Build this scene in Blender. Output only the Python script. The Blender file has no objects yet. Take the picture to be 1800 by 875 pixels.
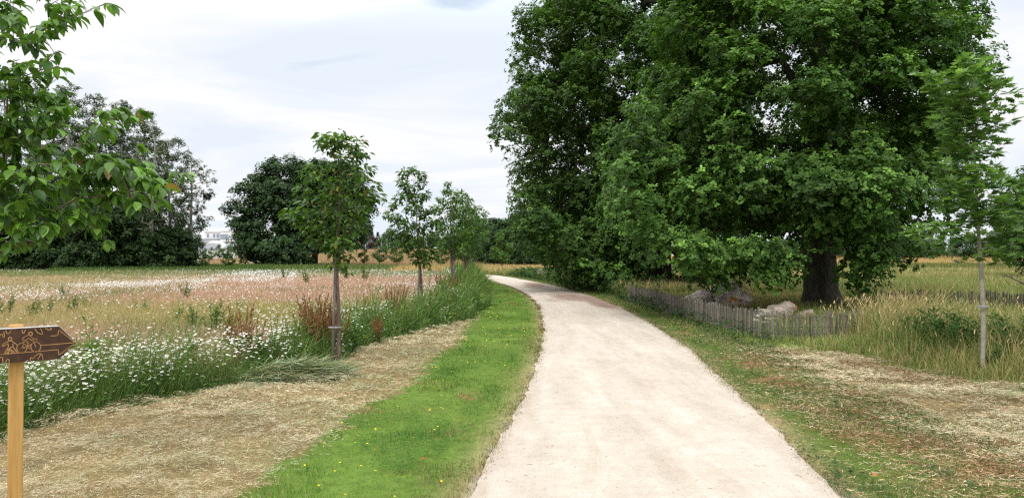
import bpy, math, random
import numpy as np
from mathutils import Vector, Matrix
rng = np.random.default_rng(11)
random.seed(5)
sc = bpy.context.scene
col = sc.collection
F, CX, HY, CAMZ = 1300.0, 900.0, 452.0, 1.6      # photo focal length in pixels, centre column, horizon row, eye height

# ------------------------------------------------------------------ helpers
def lin(r, g, b, k=1.0):
    f = lambda c: (c/255/12.92 if c/255 <= .04045 else ((c/255+.055)/1.055)**2.4)
    return np.array([f(r), f(g), f(b)])*k
def vn(x, y, s=0.0):
    x = np.asarray(x, float); y = np.asarray(y, float)
    xi = np.floor(x); yi = np.floor(y); fx = x-xi; fy = y-yi
    h = lambda a, b: np.modf(np.abs(np.sin(a*127.1+b*311.7+s*74.7)*43758.5453))[0]
    u = fx*fx*(3-2*fx); v = fy*fy*(3-2*fy)
    return (h(xi, yi)*(1-u)+h(xi+1, yi)*u)*(1-v)+(h(xi, yi+1)*(1-u)+h(xi+1, yi+1)*u)*v
def fbm(x, y, s=0.0, o=3):
    t = 0; a = .5; n = 0
    for i in range(o):
        t = t+a*vn(x*2**i, y*2**i, s+i*3.1); n += a; a *= .5
    return t/n
def sstep(a, b, x):
    t = np.clip((x-a)/(b-a), 0, 1); return t*t*(3-2*t)
def height(x, y):
    x = np.asarray(x, float); y = np.asarray(y, float)
    r = sstep(120, 250, y)
    lobe = 4.3*np.exp(-((x+34)/40)**2)+2.2*sstep(20, 60, x)
    return r*lobe
def nz(v):
    v = np.asarray(v, float); n = np.linalg.norm(v, axis=-1, keepdims=True); return v/np.maximum(n, 1e-9)
def W(px, d): return (px-CX)/F*d
def Z(py, d): return CAMZ-(py-HY)/F*d

def mk(name, V, polys, mat, colr=None, parent=None, midx=None, smooth=False):
    me = bpy.data.meshes.new(name)
    V = np.ascontiguousarray(V, np.float32)
    polys = [np.asarray(p, np.int32) for p in polys if len(p)]
    loops = np.concatenate([p.ravel() for p in polys])
    counts = np.concatenate([np.full(len(p), p.shape[1], np.int32) for p in polys])
    starts = np.concatenate([[0], np.cumsum(counts)[:-1]]).astype(np.int32)
    me.vertices.add(len(V)); me.vertices.foreach_set('co', V.ravel())
    me.loops.add(len(loops)); me.loops.foreach_set('vertex_index', loops)
    me.polygons.add(len(counts)); me.polygons.foreach_set('loop_start', starts)
    for m in (mat if isinstance(mat, (list, tuple)) else [mat]): me.materials.append(m)
    if midx is not None: me.polygons.foreach_set('material_index', np.asarray(midx, np.int32))
    me.polygons.foreach_set('use_smooth', np.full(len(counts), bool(smooth)))
    me.update(calc_edges=True)
    if colr is not None:
        a = me.attributes.new('col', 'FLOAT_COLOR', 'POINT')
        c = np.ones((len(V), 4), np.float32); c[:, :3] = colr
        a.data.foreach_set('color', c.ravel())
    o = bpy.data.objects.new(name, me); col.objects.link(o)
    if parent is not None: o.parent = parent
    return o
class MB:
    def __init__(s): s.V = []; s.P = {}; s.C = []; s.n = 0
    def add(s, V, polys, c=None):
        V = np.asarray(V, float).reshape(-1, 3)
        for p in polys:
            p = np.asarray(p, np.int64)
            if len(p): s.P.setdefault(p.shape[1], []).append(p+s.n)
        s.V.append(V); s.n += len(V)
        c = np.array([.5, .5, .5]) if c is None else np.asarray(c, float)
        s.C.append(np.broadcast_to(c, (len(V), 3)))
        return s
    def build(s, name, mat, parent=None, smooth=False):
        if not s.n: return None
        return mk(name, np.concatenate(s.V), [np.concatenate(v) for v in s.P.values()], mat, np.concatenate(s.C), parent, None, smooth)
    def box(s, c, size, rz=0, colr=None):
        x, y, z = np.array(size)/2.
        V = np.array([[a*x, b*y, e*z] for a in (-1, 1) for b in (-1, 1) for e in (-1, 1)])
        R = np.array([[math.cos(rz), -math.sin(rz), 0], [math.sin(rz), math.cos(rz), 0], [0, 0, 1]])
        V = V@R.T+np.array(c)
        return s.add(V, [[[0, 1, 3, 2], [4, 6, 7, 5], [0, 4, 5, 1], [2, 3, 7, 6], [0, 2, 6, 4], [1, 5, 7, 3]]], colr)
    def tube(s, pts, rad, n=6, colr=None):
        pts = np.asarray(pts, float); rad = np.broadcast_to(rad, (len(pts),))
        T = np.gradient(pts, axis=0); T = nz(T)
        ref = np.array([0, 0, 1.]) if abs(T[0, 2]) < .9 else np.array([1., 0, 0])
        V = []
        u = nz(np.cross(ref, T[0]))
        for i in range(len(pts)):
            u = nz(u-T[i]*np.dot(u, T[i])); v = np.cross(T[i], u)
            a = np.arange(n)*2*math.pi/n
            V.append(pts[i]+rad[i]*(np.cos(a)[:, None]*u+np.sin(a)[:, None]*v))
        V = np.concatenate(V); k = np.arange(n); k2 = (k+1) % n
        Q = np.concatenate([np.stack([k, k2, k2+n, k+n], 1)+i*n for i in range(len(pts)-1)])
        m = len(V); V = np.concatenate([V, pts[:1], pts[-1:]])
        t1 = np.stack([k2, k, np.full(n, m)], 1); t2 = np.stack([k, k2, np.full(n, 1-n+m)], 1)
        t2[:, :2] += n*(len(pts)-1); t2[:, 2] = m+1
        return s.add(V, [Q, np.concatenate([t1, t2])], colr)

def tag(o, label=None, cat=None, group=None, kind=None):
    if label: o['label'] = label
    if cat: o['category'] = cat
    if group: o['group'] = group
    if kind: o['kind'] = kind
    return o
def empty(name, loc, label, cat, group=None, rz=0, s=1):
    o = bpy.data.objects.new(name, None); col.objects.link(o)
    o.location = loc; o.rotation_euler = (0, 0, rz); o.scale = (s, s, s) if np.isscalar(s) else s
    o.empty_display_size = .2
    return tag(o, label, cat, group)
def dup(root, loc, rz, s, label, group=None):
    r = root.copy(); col.objects.link(r); r.location = loc; r.rotation_euler = (0, 0, rz)
    r.scale = (s, s, s) if np.isscalar(s) else s
    r['label'] = label
    if group: r['group'] = group
    for ch in list(root.children):
        c = ch.copy(); col.objects.link(c); c.parent = r
        for g in ch.children:
            e = g.copy(); col.objects.link(e); e.parent = c
    return r

# ------------------------------------------------------------------ materials
def newmat(name):
    m = bpy.data.materials.new(name); m.use_nodes = True
    m.node_tree.nodes.clear(); return m, m.node_tree.nodes, m.node_tree.links
def leafmat(name, trans=.3, rough=.5, spec=.35, tint=(1.15, 1.25, .6)):
    m, N, L = newmat(name)
    at = N.new('ShaderNodeAttribute'); at.attribute_name = 'col'
    pr = N.new('ShaderNodeBsdfPrincipled'); pr.inputs['Roughness'].default_value = rough
    pr.inputs['Specular IOR Level'].default_value = spec
    L.new(at.outputs['Color'], pr.inputs['Base Color'])
    tr = N.new('ShaderNodeBsdfTranslucent')
    mu = N.new('ShaderNodeMix'); mu.data_type = 'RGBA'; mu.blend_type = 'MULTIPLY'; mu.inputs[0].default_value = 1
    L.new(at.outputs['Color'], mu.inputs[6]); mu.inputs[7].default_value = (*tint, 1)
    L.new(mu.outputs[2], tr.inputs['Color'])
    mx = N.new('ShaderNodeMixShader'); mx.inputs[0].default_value = trans
    L.new(pr.outputs[0], mx.inputs[1]); L.new(tr.outputs[0], mx.inputs[2])
    o = N.new('ShaderNodeOutputMaterial'); L.new(mx.outputs[0], o.inputs[0])
    return m
def noisemat(name, ramp, scale=5, rough=.85, bump=.3, bdist=.02, stretch=(1, 1, 1), detail=8, spec=.2, attr=False, coord='Object', scale2=None):
    """procedural surface: noise -> colour ramp, with bump; attr multiplies by the mesh's own colours"""
    m, N, L = newmat(name)
    tc = N.new('ShaderNodeTexCoord'); mp = N.new('ShaderNodeMapping'); mp.inputs['Scale'].default_value = stretch
    L.new(tc.outputs[coord], mp.inputs[0])
    n1 = N.new('ShaderNodeTexNoise'); n1.inputs['Scale'].default_value = scale; n1.inputs['Detail'].default_value = detail
    n1.inputs['Roughness'].default_value = .65
    L.new(mp.outputs[0], n1.inputs[0])
    cr = N.new('ShaderNodeValToRGB'); els = cr.color_ramp.elements
    while len(els) < len(ramp): els.new(.5)
    for e, (p, c) in zip(els, ramp): e.position = p; e.color = (*c, 1)
    L.new(n1.outputs[0], cr.inputs[0])
    out = cr.outputs[0]
    if attr:
        at = N.new('ShaderNodeAttribute'); at.attribute_name = 'col'
        mu = N.new('ShaderNodeMix'); mu.data_type = 'RGBA'; mu.blend_type = 'MULTIPLY'; mu.inputs[0].default_value = 1
        L.new(out, mu.inputs[6]); L.new(at.outputs['Color'], mu.inputs[7]); out = mu.outputs[2]
    pr = N.new('ShaderNodeBsdfPrincipled'); pr.inputs['Roughness'].default_value = rough
    pr.inputs['Specular IOR Level'].default_value = spec
    L.new(out, pr.inputs['Base Color'])
    if bump:
        n2 = N.new('ShaderNodeTexNoise'); n2.inputs['Scale'].default_value = scale2 or scale*2.3; n2.inputs['Detail'].default_value = 6
        L.new(mp.outputs[0], n2.inputs[0])
        b = N.new('ShaderNodeBump'); b.inputs['Strength'].default_value = bump; b.inputs['Distance'].default_value = bdist
        L.new(n2.outputs[0], b.inputs['Height']); L.new(b.outputs[0], pr.inputs['Normal'])
    o = N.new('ShaderNodeOutputMaterial'); L.new(pr.outputs[0], o.inputs[0])
    return m
M = {}
M['leaf'] = leafmat('foliage', .36, .55, .25)
M['leafgloss'] = leafmat('young_foliage', .35, .42, .45)
M['blade'] = leafmat('grass_blades', .3, .6, .2, (1.1, 1.15, .7))
M['dry'] = leafmat('dry_stems', .15, .8, .1, (1, .95, .8))
M['petal'] = leafmat('petals', .25, .7, .1, (1, 1, 1))
M['bark'] = noisemat('oak_bark', [(.3, (.035, .03, .024)), (.7, (.12, .105, .085))], 6, .95, .9, .05, (1, 1, .22))
M['barkyoung'] = noisemat('young_bark', [(.3, (.075, .05, .042)), (.7, (.21, .15, .125))], 20, .7, .4, .006, (1, 1, .5))
M['barkpale'] = noisemat('pale_bark', [(.3, (.20, .18, .14)), (.7, (.42, .39, .32))], 18, .8, .4, .006, (1, 1, .7))
M['stake'] = noisemat('weathered_stake', [(.3, (.08, .062, .052)), (.7, (.21, .17, .145))], 14, .85, .3, .005, (1, 1, .15))
M['rubber'] = noisemat('tree_tie', [(.3, (.20, .20, .20)), (.7, (.34, .34, .33))], 30, .7, .1, .002)

# world: Nishita sky behind a broken overcast whose brightness rises towards the zenith
SUN_EL, SUN_AZ = math.radians(52), math.radians(200)   # direction the sun stands in, measured from +Y clockwise
w = bpy.data.worlds.new('World'); sc.world = w; w.use_nodes = True
N, L = w.node_tree.nodes, w.node_tree.links; N.clear()
sky = N.new('ShaderNodeTexSky'); sky.sky_type = 'NISHITA'; sky.sun_disc = False
sky.sun_elevation = SUN_EL; sky.sun_rotation = SUN_AZ
bg1 = N.new('ShaderNodeBackground'); bg1.inputs[1].default_value = .12; L.new(sky.outputs[0], bg1.inputs[0])
tc = N.new('ShaderNodeTexCoord'); sep = N.new('ShaderNodeSeparateXYZ'); L.new(tc.outputs['Generated'], sep.inputs[0])
def mth(op, a, b=None, c=None):
    n = N.new('ShaderNodeMath'); n.operation = op
    for i, v in enumerate((a, b, c)):
        if v is None: continue
        if isinstance(v, (int, float)): n.inputs[i].default_value = v
        else: L.new(v, n.inputs[i])
    return n.outputs[0]
zc = mth('ADD', mth('MAXIMUM', sep.outputs[2], 0.0), .09)
cu = N.new('ShaderNodeCombineXYZ'); L.new(mth('DIVIDE', sep.outputs[0], zc), cu.inputs[0]); L.new(mth('DIVIDE', sep.outputs[1], zc), cu.inputs[1])
nb = N.new('ShaderNodeTexNoise'); nb.inputs['Scale'].default_value = .75; nb.inputs['Detail'].default_value = 7; nb.inputs['Roughness'].default_value = .55
nb.inputs['Distortion'].default_value = .7
mpw = N.new('ShaderNodeMapping'); mpw.inputs['Location'].default_value = (3.2, 1.7, 0); mpw.inputs['Scale'].default_value = (.85, 1.15, 1)
L.new(cu.outputs[0], mpw.inputs[0]); L.new(mpw.outputs[0], nb.inputs[0])
ccol = N.new('ShaderNodeValToRGB'); e = ccol.color_ramp.elements
e[0].position = .40; e[0].color = (.81, .88, .97, 1); e[1].position = .60; e[1].color = (1.0, 1.0, 1.0, 1)
L.new(nb.outputs[0], ccol.inputs[0])
bg2 = N.new('ShaderNodeBackground'); L.new(ccol.outputs[0], bg2.inputs[0])
L.new(mth('MULTIPLY_ADD', mth('POWER', mth('MAXIMUM', mth('SUBTRACT', sep.outputs[2], .28), 0.0), 1.0), 2.1, .80), bg2.inputs[1])
cov = N.new('ShaderNodeValToRGB'); e = cov.color_ramp.elements
e[0].position = .22; e[0].color = (.6, .6, .6, 1); e[1].position = .30; e[1].color = (1, 1, 1, 1)
L.new(nb.outputs[0], cov.inputs[0])
hx = mth('DIVIDE', mth('ADD', mth('DIVIDE', sep.outputs[0], zc), .158), .085); hy = mth('DIVIDE', mth('SUBTRACT', mth('DIVIDE', sep.outputs[1], zc), 2.25), .06)
hole = mth('SQRT', mth('ADD', mth('MULTIPLY', hx, hx), mth('MULTIPLY', hy, hy)))
nh = N.new('ShaderNodeTexNoise'); nh.inputs['Scale'].default_value = 9; nh.inputs['Detail'].default_value = 5; L.new(cu.outputs[0], nh.inputs[0])
hm = N.new('ShaderNodeMapRange'); hm.inputs[1].default_value = .5; hm.inputs[2].default_value = 1.5; hm.inputs[3].default_value = .6; hm.inputs[4].default_value = 1
L.new(mth('ADD', hole, mth('MULTIPLY_ADD', nh.outputs[0], 1.6, -.8)), hm.inputs[0])
mxw = N.new('ShaderNodeMixShader'); L.new(mth('MULTIPLY', cov.outputs[0], hm.outputs[0]), mxw.inputs[0]); L.new(bg1.outputs[0], mxw.inputs[1]); L.new(bg2.outputs[0], mxw.inputs[2])
wo = N.new('ShaderNodeOutputWorld'); L.new(mxw.outputs[0], wo.inputs[0])
sd = bpy.data.lights.new('sun', 'SUN'); sd.energy = 1.5; sd.angle = math.radians(14); sd.color = (1, .96, .9)
so = bpy.data.objects.new('sun', sd); col.objects.link(so)
sdir = Vector((math.sin(SUN_AZ)*math.cos(SUN_EL), math.cos(SUN_AZ)*math.cos(SUN_EL), math.sin(SUN_EL)))
so.rotation_euler = (-sdir).to_track_quat('-Z', 'Y').to_euler(); so.location = (0, -5, 30)
sc.view_settings.view_transform = 'Standard'; sc.view_settings.look = 'None'; sc.view_settings.exposure = 0.35; sc.view_settings.gamma = 1

# ------------------------------------------------------------------ plan lines (x as a function of distance y)
def curve(pts):
    a = np.array(pts, float); return lambda y: np.interp(y, a[:, 0], a[:, 1])
pathL = curve([(-6, -.9), (3, -.42), (4.92, -.30), (7.5, .03), (11.06, .38), (15.1, .64), (20.8, .83), (24, .87), (30, .72), (37.8, .17), (42.4, -.37), (52, -1.48), (59, -2.6), (66, -3.6), (70, -8), (74, -30)])
pathR = curve([(-6, 1.7), (3, 2.02), (4.94, 2.2), (6, 2.3), (7.27, 2.5), (8.97, 2.62), (11.95, 2.98), (17.3, 3.32), (22.4, 3.44), (28.6, 3.36), (38.5, 2.7), (46.6, 1.72), (56, .26), (61, -.56), (67, -2.2), (71, -4.2), (75, -12), (78, -30)])
weedE0 = curve([(0, -8), (3, -6.4), (5, -5.2), (6.5, -4.55), (7.9, -4.2), (9.1, -3.5), (10.5, -2.75), (12.5, -2.5), (15, -2.3), (17.5, -1.5), (19.2, -1.05), (23.6, -.8), (30, -.95), (43, -1.4), (54, -2.3), (62, -3.7), (66, -5)])
weedE = lambda y: weedE0(y)+(.42*(fbm(np.asarray(y)*1.1, np.asarray(y)*0+3.3, 5, 3)-.5)+.14*(vn(np.asarray(y)*4, np.asarray(y)*0+1.3, 5)-.5))*(np.asarray(y) < 40)
bw = lambda y: np.interp(y, [4, 9, 12, 18, 30], [.75, .72, 1.0, 1.4, 1.6])   # how far the weeds reach into the meadow
hayE = curve([(-3, -2.2), (3, -1.95), (4.92, -1.8), (7, -1.6), (10, -1.3), (14, -1.1), (19, -.9), (20.5, -1.0), (70, -30)])
hayE0 = hayE
hayE = lambda y: hayE0(y)+.5*(fbm(np.asarray(y)*.9, np.asarray(y)*0+7.3, 15, 3)-.5)
tallE = curve([(0, 8.4), (3, 7.6), (6, 6.7), (8.7, 6.1), (10, 5.75), (12, 5.45), (12.9, 4.8), (14.0, 4.45), (20, 4.5), (27, 4.35), (33, 4.3), (38.5, 3.8), (46, 2.9), (56, 1.5), (61, .7), (67, -.9), (71, -2.6), (75, -8), (78.4, -30)])
mixE = curve([(0, 3.9), (4.9, 4.1), (7.8, 4.25), (10, 4.2), (13, 4.6), (13.6, 4.9), (80, 60)])
def zones(x, y):
    """ids: 0 meadow, 1 weed border, 2 hay left, 3 lawn left, 4 path, 5 verge right, 6 hay right, 7 tall grass right"""
    z = np.zeros(len(x), int)
    far = y > 78.5
    l, r, we, he, te, me_ = pathL(y), pathR(y), weedE(y), hayE(y), tallE(y), mixE(y)
    he = np.maximum(he, we)
    z[(x > we-bw(y))] = 1; z[x > we] = 2; z[x > he] = 3; z[x > l] = 4; z[x > r] = 5
    z[(x > me_) & (y < 13.6)] = 6; z[x > te] = 7
    z[(y > 60) & (x < -3.5) & (x > we-1.5) & (x < l)] = 1
    z[far] = 7; z[far & (x < -14)] = 0
    return z

# ------------------------------------------------------------------ ground
pinkg, strawg, greeng, yelg = lin(228, 182, 170, .88), lin(226, 198, 166, .82), lin(138, 160, 92, .62), lin(210, 192, 125, .74)
def meadow_cols(x, y):
    """plant mix of the left meadow: pink bent grass, straw grass, yellow-green, plain green"""
    d = np.maximum(y, 1); px = CX+x/d*F; py = HY+(CAMZ-.35)*F/d
    n = fbm(x*.09, y*.05, 3, 3); n2 = fbm(x*.35, y*.2, 8, 3)
    wt = np.zeros((len(x), 4))
    wt[:, 0] = sstep(.35, .6, n)+.5*sstep(470, 500, py)*(1-sstep(515, 540, py))*sstep(200, 500, px)*2.2+.8*sstep(560, 572, py)*(1-sstep(588, 600, py))
    wt[:, 1] = .35+.5*n2
    wt[:, 2] = .25+1.0*sstep(.6, .75, n2)+2.5*(1-sstep(478, 486, py+10*(n2-.5)))+2.0*sstep(598, 640, py)
    wt[:, 3] = .3+1.6*sstep(520, 540, py)*(1-sstep(560, 575, py))*(1-sstep(450, 600, px))
    wt = wt**1.5
    wt /= wt.sum(1, keepdims=True)
    return wt
def axis_(segs):
    a = []
    for s0, s1, st in segs: a += list(np.arange(s0, s1, st))
    return np.array(a+[segs[-1][1]])
gx = axis_([(-3000, -400, 200), (-400, -60, 8), (-60, -12, 1), (-12, 12, .11), (12, 60, 1), (60, 400, 8), (400, 3000, 200)])
gy = axis_([(-200, -8, 16), (-8, 3, .5), (3, 24, .11), (24, 90, .4), (90, 300, 4), (300, 3200, 100)])
X, Y = np.meshgrid(gx, gy); X = X.ravel(); Y = Y.ravel()
zid = zones(X+.16*(fbm(X*4, Y*4, 1)-.5)*2*(np.abs(X) < 12), Y+.2*(fbm(X*3, Y*3, 5)-.5))
zc_ = zones(X, Y)
dpath = np.minimum(np.abs(X-pathL(Y)), np.abs(X-pathR(Y)))
onp = (zc_ == 4)
rel = .05*(fbm(X*1.3, Y*1.3, 2)-.5)+.03*(fbm(X*5, Y*5, 9)-.5)
rel = np.where(onp, -.012, rel*sstep(0, .5, dpath))
rel *= (np.abs(X) < 60)*(Y < 120)
gh = height(X, Y)+rel
def ground_rel(x, y):
    return height(x, y)+np.where(zones(x, y) == 4, 0, (.05*(fbm(x*1.3, y*1.3, 2)-.5)+.03*(fbm(x*5, y*5, 9)-.5))*sstep(0, .5, np.minimum(np.abs(x-pathL(y)), np.abs(x-pathR(y)))))*(np.abs(x) < 60)*(y < 120)
gc = np.zeros((len(X), 3))
n1 = fbm(X*.8, Y*.8, 4); n2 = fbm(X*2.5, Y*2.5, 6)
wt = meadow_cols(X, Y)
mead = wt@np.stack([pinkg, strawg, greeng, yelg])
gc[:] = mead*.8
soil = np.array([.13, .085, .055])
hay = lin(205, 180, 135, .62)*(.75+.5*n2)[:, None]
lawn = lin(128, 158, 70, .5)*(.7+.6*n1)[:, None]
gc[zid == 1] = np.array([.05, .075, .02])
gc[zid == 2] = hay[zid == 2]*np.array([.62, .61, .53])
gc[zid == 3] = lawn[zid == 3]
m5 = zid == 5
gc[m5] = (lawn*.65*(1-sstep(.6, .75, n2))[:, None]+(hay*np.array([.46, .40, .33]))*sstep(.6, .75, n2)[:, None])[m5]
gc[zid == 6] = hay[zid == 6]*np.array([.50, .45, .38])
tg = lin(150, 165, 90, .6)
tan = lin(222, 192, 140, .62)
k7 = sstep(0, 12, Y-(66+np.clip((X-8)*3.2, 0, 62)))[:, None]
gc[zid == 7] = (tg*(1-k7)+tan*k7*(.8+.4*n1)[:, None])[zid == 7]
edge = np.exp(-(dpath/.18)**2)*(~onp)
gc = gc*(1-edge[:, None]*.7)+(lin(205, 180, 140, .6))*edge[:, None]*.7
gc[onp] = lin(215, 200, 180, .6)
farL = (Y > 110) & (X < 10)
gc[farL] = (lin(205, 175, 145, .62)*(.85+.3*fbm(X*.02, Y*.05, 2))[:, None])[farL]
nx, ny = len(gx), len(gy)
I = (np.arange(ny-1)[:, None]*nx+np.arange(nx-1)[None]).ravel()
M['ground'] = noisemat('ground', [(.25, (.62, .62, .6)), (.5, (1, 1, 1)), (.78, (1.3, 1.28, 1.2))], 9, .95, .6, .04, detail=10, spec=.05, attr=True, coord='Object', scale2=30)
g = mk('ground', np.stack([X, Y, gh], 1), [np.stack([I, I+1, I+nx+1, I+nx], 1)], M['ground'], gc, smooth=True)
tag(g, kind='structure')

# path: pale compacted sand, with two damp brown patches, ripples and grit
m, N_, L_ = newmat('sandy_path')
tc = N_.new('ShaderNodeTexCoord')
def ntex(scale, detail=6, stretch=(1, 1, 1), dist=0, rough=.6, rz=0):
    mp = N_.new('ShaderNodeMapping'); mp.inputs['Scale'].default_value = stretch; mp.inputs['Rotation'].default_value = (0, 0, rz)
    L_.new(tc.outputs['Object'], mp.inputs[0])
    n = N_.new('ShaderNodeTexNoise'); n.inputs['Scale'].default_value = scale; n.inputs['Detail'].default_value = detail
    n.inputs['Distortion'].default_value = dist; n.inputs['Roughness'].default_value = rough
    L_.new(mp.outputs[0], n.inputs[0]); return n.outputs[0]
def ramp(src, pts):
    cr = N_.new('ShaderNodeValToRGB'); els = cr.color_ramp.elements
    while len(els) < len(pts): els.new(.5)
    for e_, (p_, c_) in zip(els, pts): e_.position = p_; e_.color = (*c_, 1)
    L_.new(src, cr.inputs[0]); return cr.outputs[0]
def mixc(f, a, b, mode='MIX'):
    x_ = N_.new('ShaderNodeMix'); x_.data_type = 'RGBA'; x_.blend_type = mode
    if isinstance(f, (int, float)): x_.inputs[0].default_value = f
    else: L_.new(f, x_.inputs[0])
    for s_, v_ in ((6, a), (7, b)):
        if isinstance(v_, tuple): x_.inputs[s_].default_value = (*v_, 1)
        else: L_.new(v_, x_.inputs[s_])
    return x_.outputs[2]
big = ramp(ntex(.7, 5), [(.3, (.465, .402, .330)), (.7, (.525, .468, .400))])
streak = ramp(ntex(1.2, 5, (3, .35, 1), .6), [(.35, (.91, .895, .875)), (.65, (1.05, 1.05, 1.06))])
c1 = mixc(1.0, big, streak, 'MULTIPLY')
grit = ramp(ntex(90, 3, (1, 1, 1), 0, .8), [(.33, (.62, .56, .5)), (.43, (1, 1, 1)), (.7, (1.05, 1.05, 1.05))])
c2 = mixc(.9, c1, grit, 'MULTIPLY')
mott = ramp(ntex(6, 6, (1, .7, 1), .4, .7), [(.36, (.90, .88, .85)), (.6, (1.03, 1.03, 1.03))])
c2 = mixc(.8, c2, mott, 'MULTIPLY')
grit2 = ramp(ntex(22, 2, (1, .8, 1), 0, .5), [(.26, (.45, .36, .3)), (.32, (1, 1, 1))])
c2 = mixc(.7, c2, grit2, 'MULTIPLY')
at = N_.new('ShaderNodeAttribute'); at.attribute_name = 'col'
c3 = mixc(1.0, c2, at.outputs['Color'], 'MULTIPLY')
pr = N_.new('ShaderNodeBsdfPrincipled'); pr.inputs['Roughness'].default_value = .95; pr.inputs['Specular IOR Level'].default_value = .1
L_.new(c3, pr.inputs['Base Color'])
b1 = N_.new('ShaderNodeBump'); b1.inputs['Strength'].default_value = .5; b1.inputs['Distance'].default_value = .012
L_.new(ntex(70, 4, (1, 1, 1), 0, .7), b1.inputs['Height'])
b2 = N_.new('ShaderNodeBump'); b2.inputs['Strength'].default_value = .35; b2.inputs['Distance'].default_value = .05
L_.new(ntex(5, 5, (.5, 2.4, 1), 1.0), b2.inputs['Height']); L_.new(b1.outputs[0], b2.inputs['Normal'])
L_.new(b2.outputs[0], pr.inputs['Normal'])
oo = N_.new('ShaderNodeOutputMaterial'); L_.new(pr.outputs[0], oo.inputs[0])
M['path'] = m
# centre line from the two edges
Lp = [(-.9, -6), (-.42, 3), (-.30, 4.92), (.03, 7.5), (.38, 11.06), (.64, 15.1), (.83, 20.8), (.87, 24), (.72, 30), (.17, 37.8), (-.37, 42.4), (-1.48, 52), (-2.6, 59), (-3.9, 66), (-8, 71), (-30, 74)]
Rp = [(1.7, -6), (2.02, 3), (2.2, 4.94), (2.5, 7.27), (2.98, 11.95), (3.2, 15.2), (3.4, 20), (3.44, 24), (3.36, 28.6), (2.75, 38), (2.1, 43.5), (.9, 52), (-.4, 60), (-2.4, 67.5), (-8, 73.6), (-30, 78)]
def smooth_res(P, n):
    P = np.array(P, float); out = []
    t = np.linspace(0, len(P)-1-1e-6, n); i = t.astype(int); f = (t-i)[:, None]
    g_ = lambda k: P[np.clip(k, 0, len(P)-1)]
    p0, p1, p2, p3 = g_(i-1), g_(i), g_(i+1), g_(i+2)
    return .5*((2*p1)+(-p0+p2)*f+(2*p0-5*p1+4*p2-p3)*f**2+(-p0+3*p1-3*p2+p3)*f**3)
nr, ncx = 1500, 26
A, B = smooth_res(Lp, nr), smooth_res(Rp, nr)
ja = .10*(fbm(A[:, 1]*3, A[:, 0]*3, 1, 4)-.5)+.10*(fbm(A[:, 1]*.8, A[:, 0]*.8, 12)-.5); jb = .10*(fbm(B[:, 1]*3, B[:, 0]*3, 2, 4)-.5)+.12*(fbm(B[:, 1]*.8, B[:, 0]*.8, 22)-.5)
u = np.linspace(0, 1, ncx)[None, :, None]
U = nz(B-A); A = A+U*ja[:, None]; B = B+U*jb[:, None]
PV = A[:, None]*(1-u)+B[:, None]*u
px_, py_ = PV[..., 0].ravel(), PV[..., 1].ravel(); uu = np.broadcast_to(u[..., 0], (nr, ncx)).ravel()
crown = .012+.03*(1-(2*uu-1)**2)+.008*(fbm(px_*2.5, py_*1.2, 7)-.5)
pcol = np.ones((nr*ncx, 3))
def patch(cx, cy, rx, ry, rot=0):
    dx, dy = px_-cx, py_-cy; c_, s_ = math.cos(rot), math.sin(rot)
    a_ = (dx*c_+dy*s_)/rx; b_ = (-dx*s_+dy*c_)/ry
    return np.clip(1-np.sqrt(a_**2+b_**2)+.9*(fbm(px_*1.4, py_*.8, 31, 4)-.5), 0, 1)
stain = np.clip(patch(1.35, 42, .9, 6)*1.5+patch(2.5, 29, 1.5, 4.2)*1.7+patch(3.1, 24.5, .6, 4), 0, .85)
trk = (np.exp(-((uu-.30)/.07)**2)+np.exp(-((uu-.66)/.08)**2))*(.35+.9*fbm(px_*.8, py_*.35, 61, 3)); pcol = pcol*(1+.08*trk-.03)[:, None]
damp = lin(160, 130, 112)/lin(228, 214, 196)
pcol = pcol*(1-stain[:, None])+damp*stain[:, None]
edg = np.exp(-(np.minimum(uu, 1-uu)/.05)**2)*.35*fbm(px_*3, py_*3, 41)
pcol = pcol*(1-edg[:, None])+np.array([.62, .5, .36])*edg[:, None]
I = (np.arange(nr-1)[:, None]*ncx+np.arange(ncx-1)[None]).ravel()
p = mk('path', np.stack([px_, py_, height(px_, py_)+crown], 1), [np.stack([I, I+1, I+ncx+1, I+ncx], 1)], M['path'], pcol, smooth=True)
tag(p, kind='structure')

# ------------------------------------------------------------------ scatter primitives
def blades(mb, P, h, w, az, lean, cb, ct, segs=2):
    n = len(P); h = np.broadcast_to(h, n); w = np.broadcast_to(w, n); lean = np.broadcast_to(lean, n)
    d = np.stack([np.cos(az), np.sin(az), 0*az], 1)
    a2 = rng.uniform(0, 6.28, n) if segs == 2 else az+1.57
    s = np.stack([np.cos(a2), np.sin(a2), 0*az], 1)
    hh = h*np.sqrt(np.maximum(1-.8*np.minimum(lean, 1)**2, .05))
    tip = P+d*(lean*h)[:, None]; tip[:, 2] += hh
    cb = np.broadcast_to(cb, (n, 3)); ct = np.broadcast_to(ct, (n, 3))
    if segs == 1:
        V = np.stack([P-s*w[:, None]/2, P+s*w[:, None]/2, tip], 1).reshape(-1, 3)
        c = np.stack([cb, cb, ct], 1).reshape(-1, 3)
        i = np.arange(n)*3
        mb.add(V, [np.stack([i, i+1, i+2], 1)], c)
    else:
        mid = P+d*(lean*h*.3)[:, None]; mid[:, 2] += hh*.6
        V = np.stack([P-s*w[:, None]*.4, P+s*w[:, None]*.4, mid-s*w[:, None]*.5, mid+s*w[:, None]*.5, tip], 1).reshape(-1, 3)
        c = np.stack([cb, cb, (cb+ct)/2, (cb+ct)/2, ct], 1).reshape(-1, 3)
        i = np.arange(n)*5
        mb.add(V, [np.stack([i, i+1, i+3, i+2], 1), np.stack([i+2, i+3, i+4], 1)], c)
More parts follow.
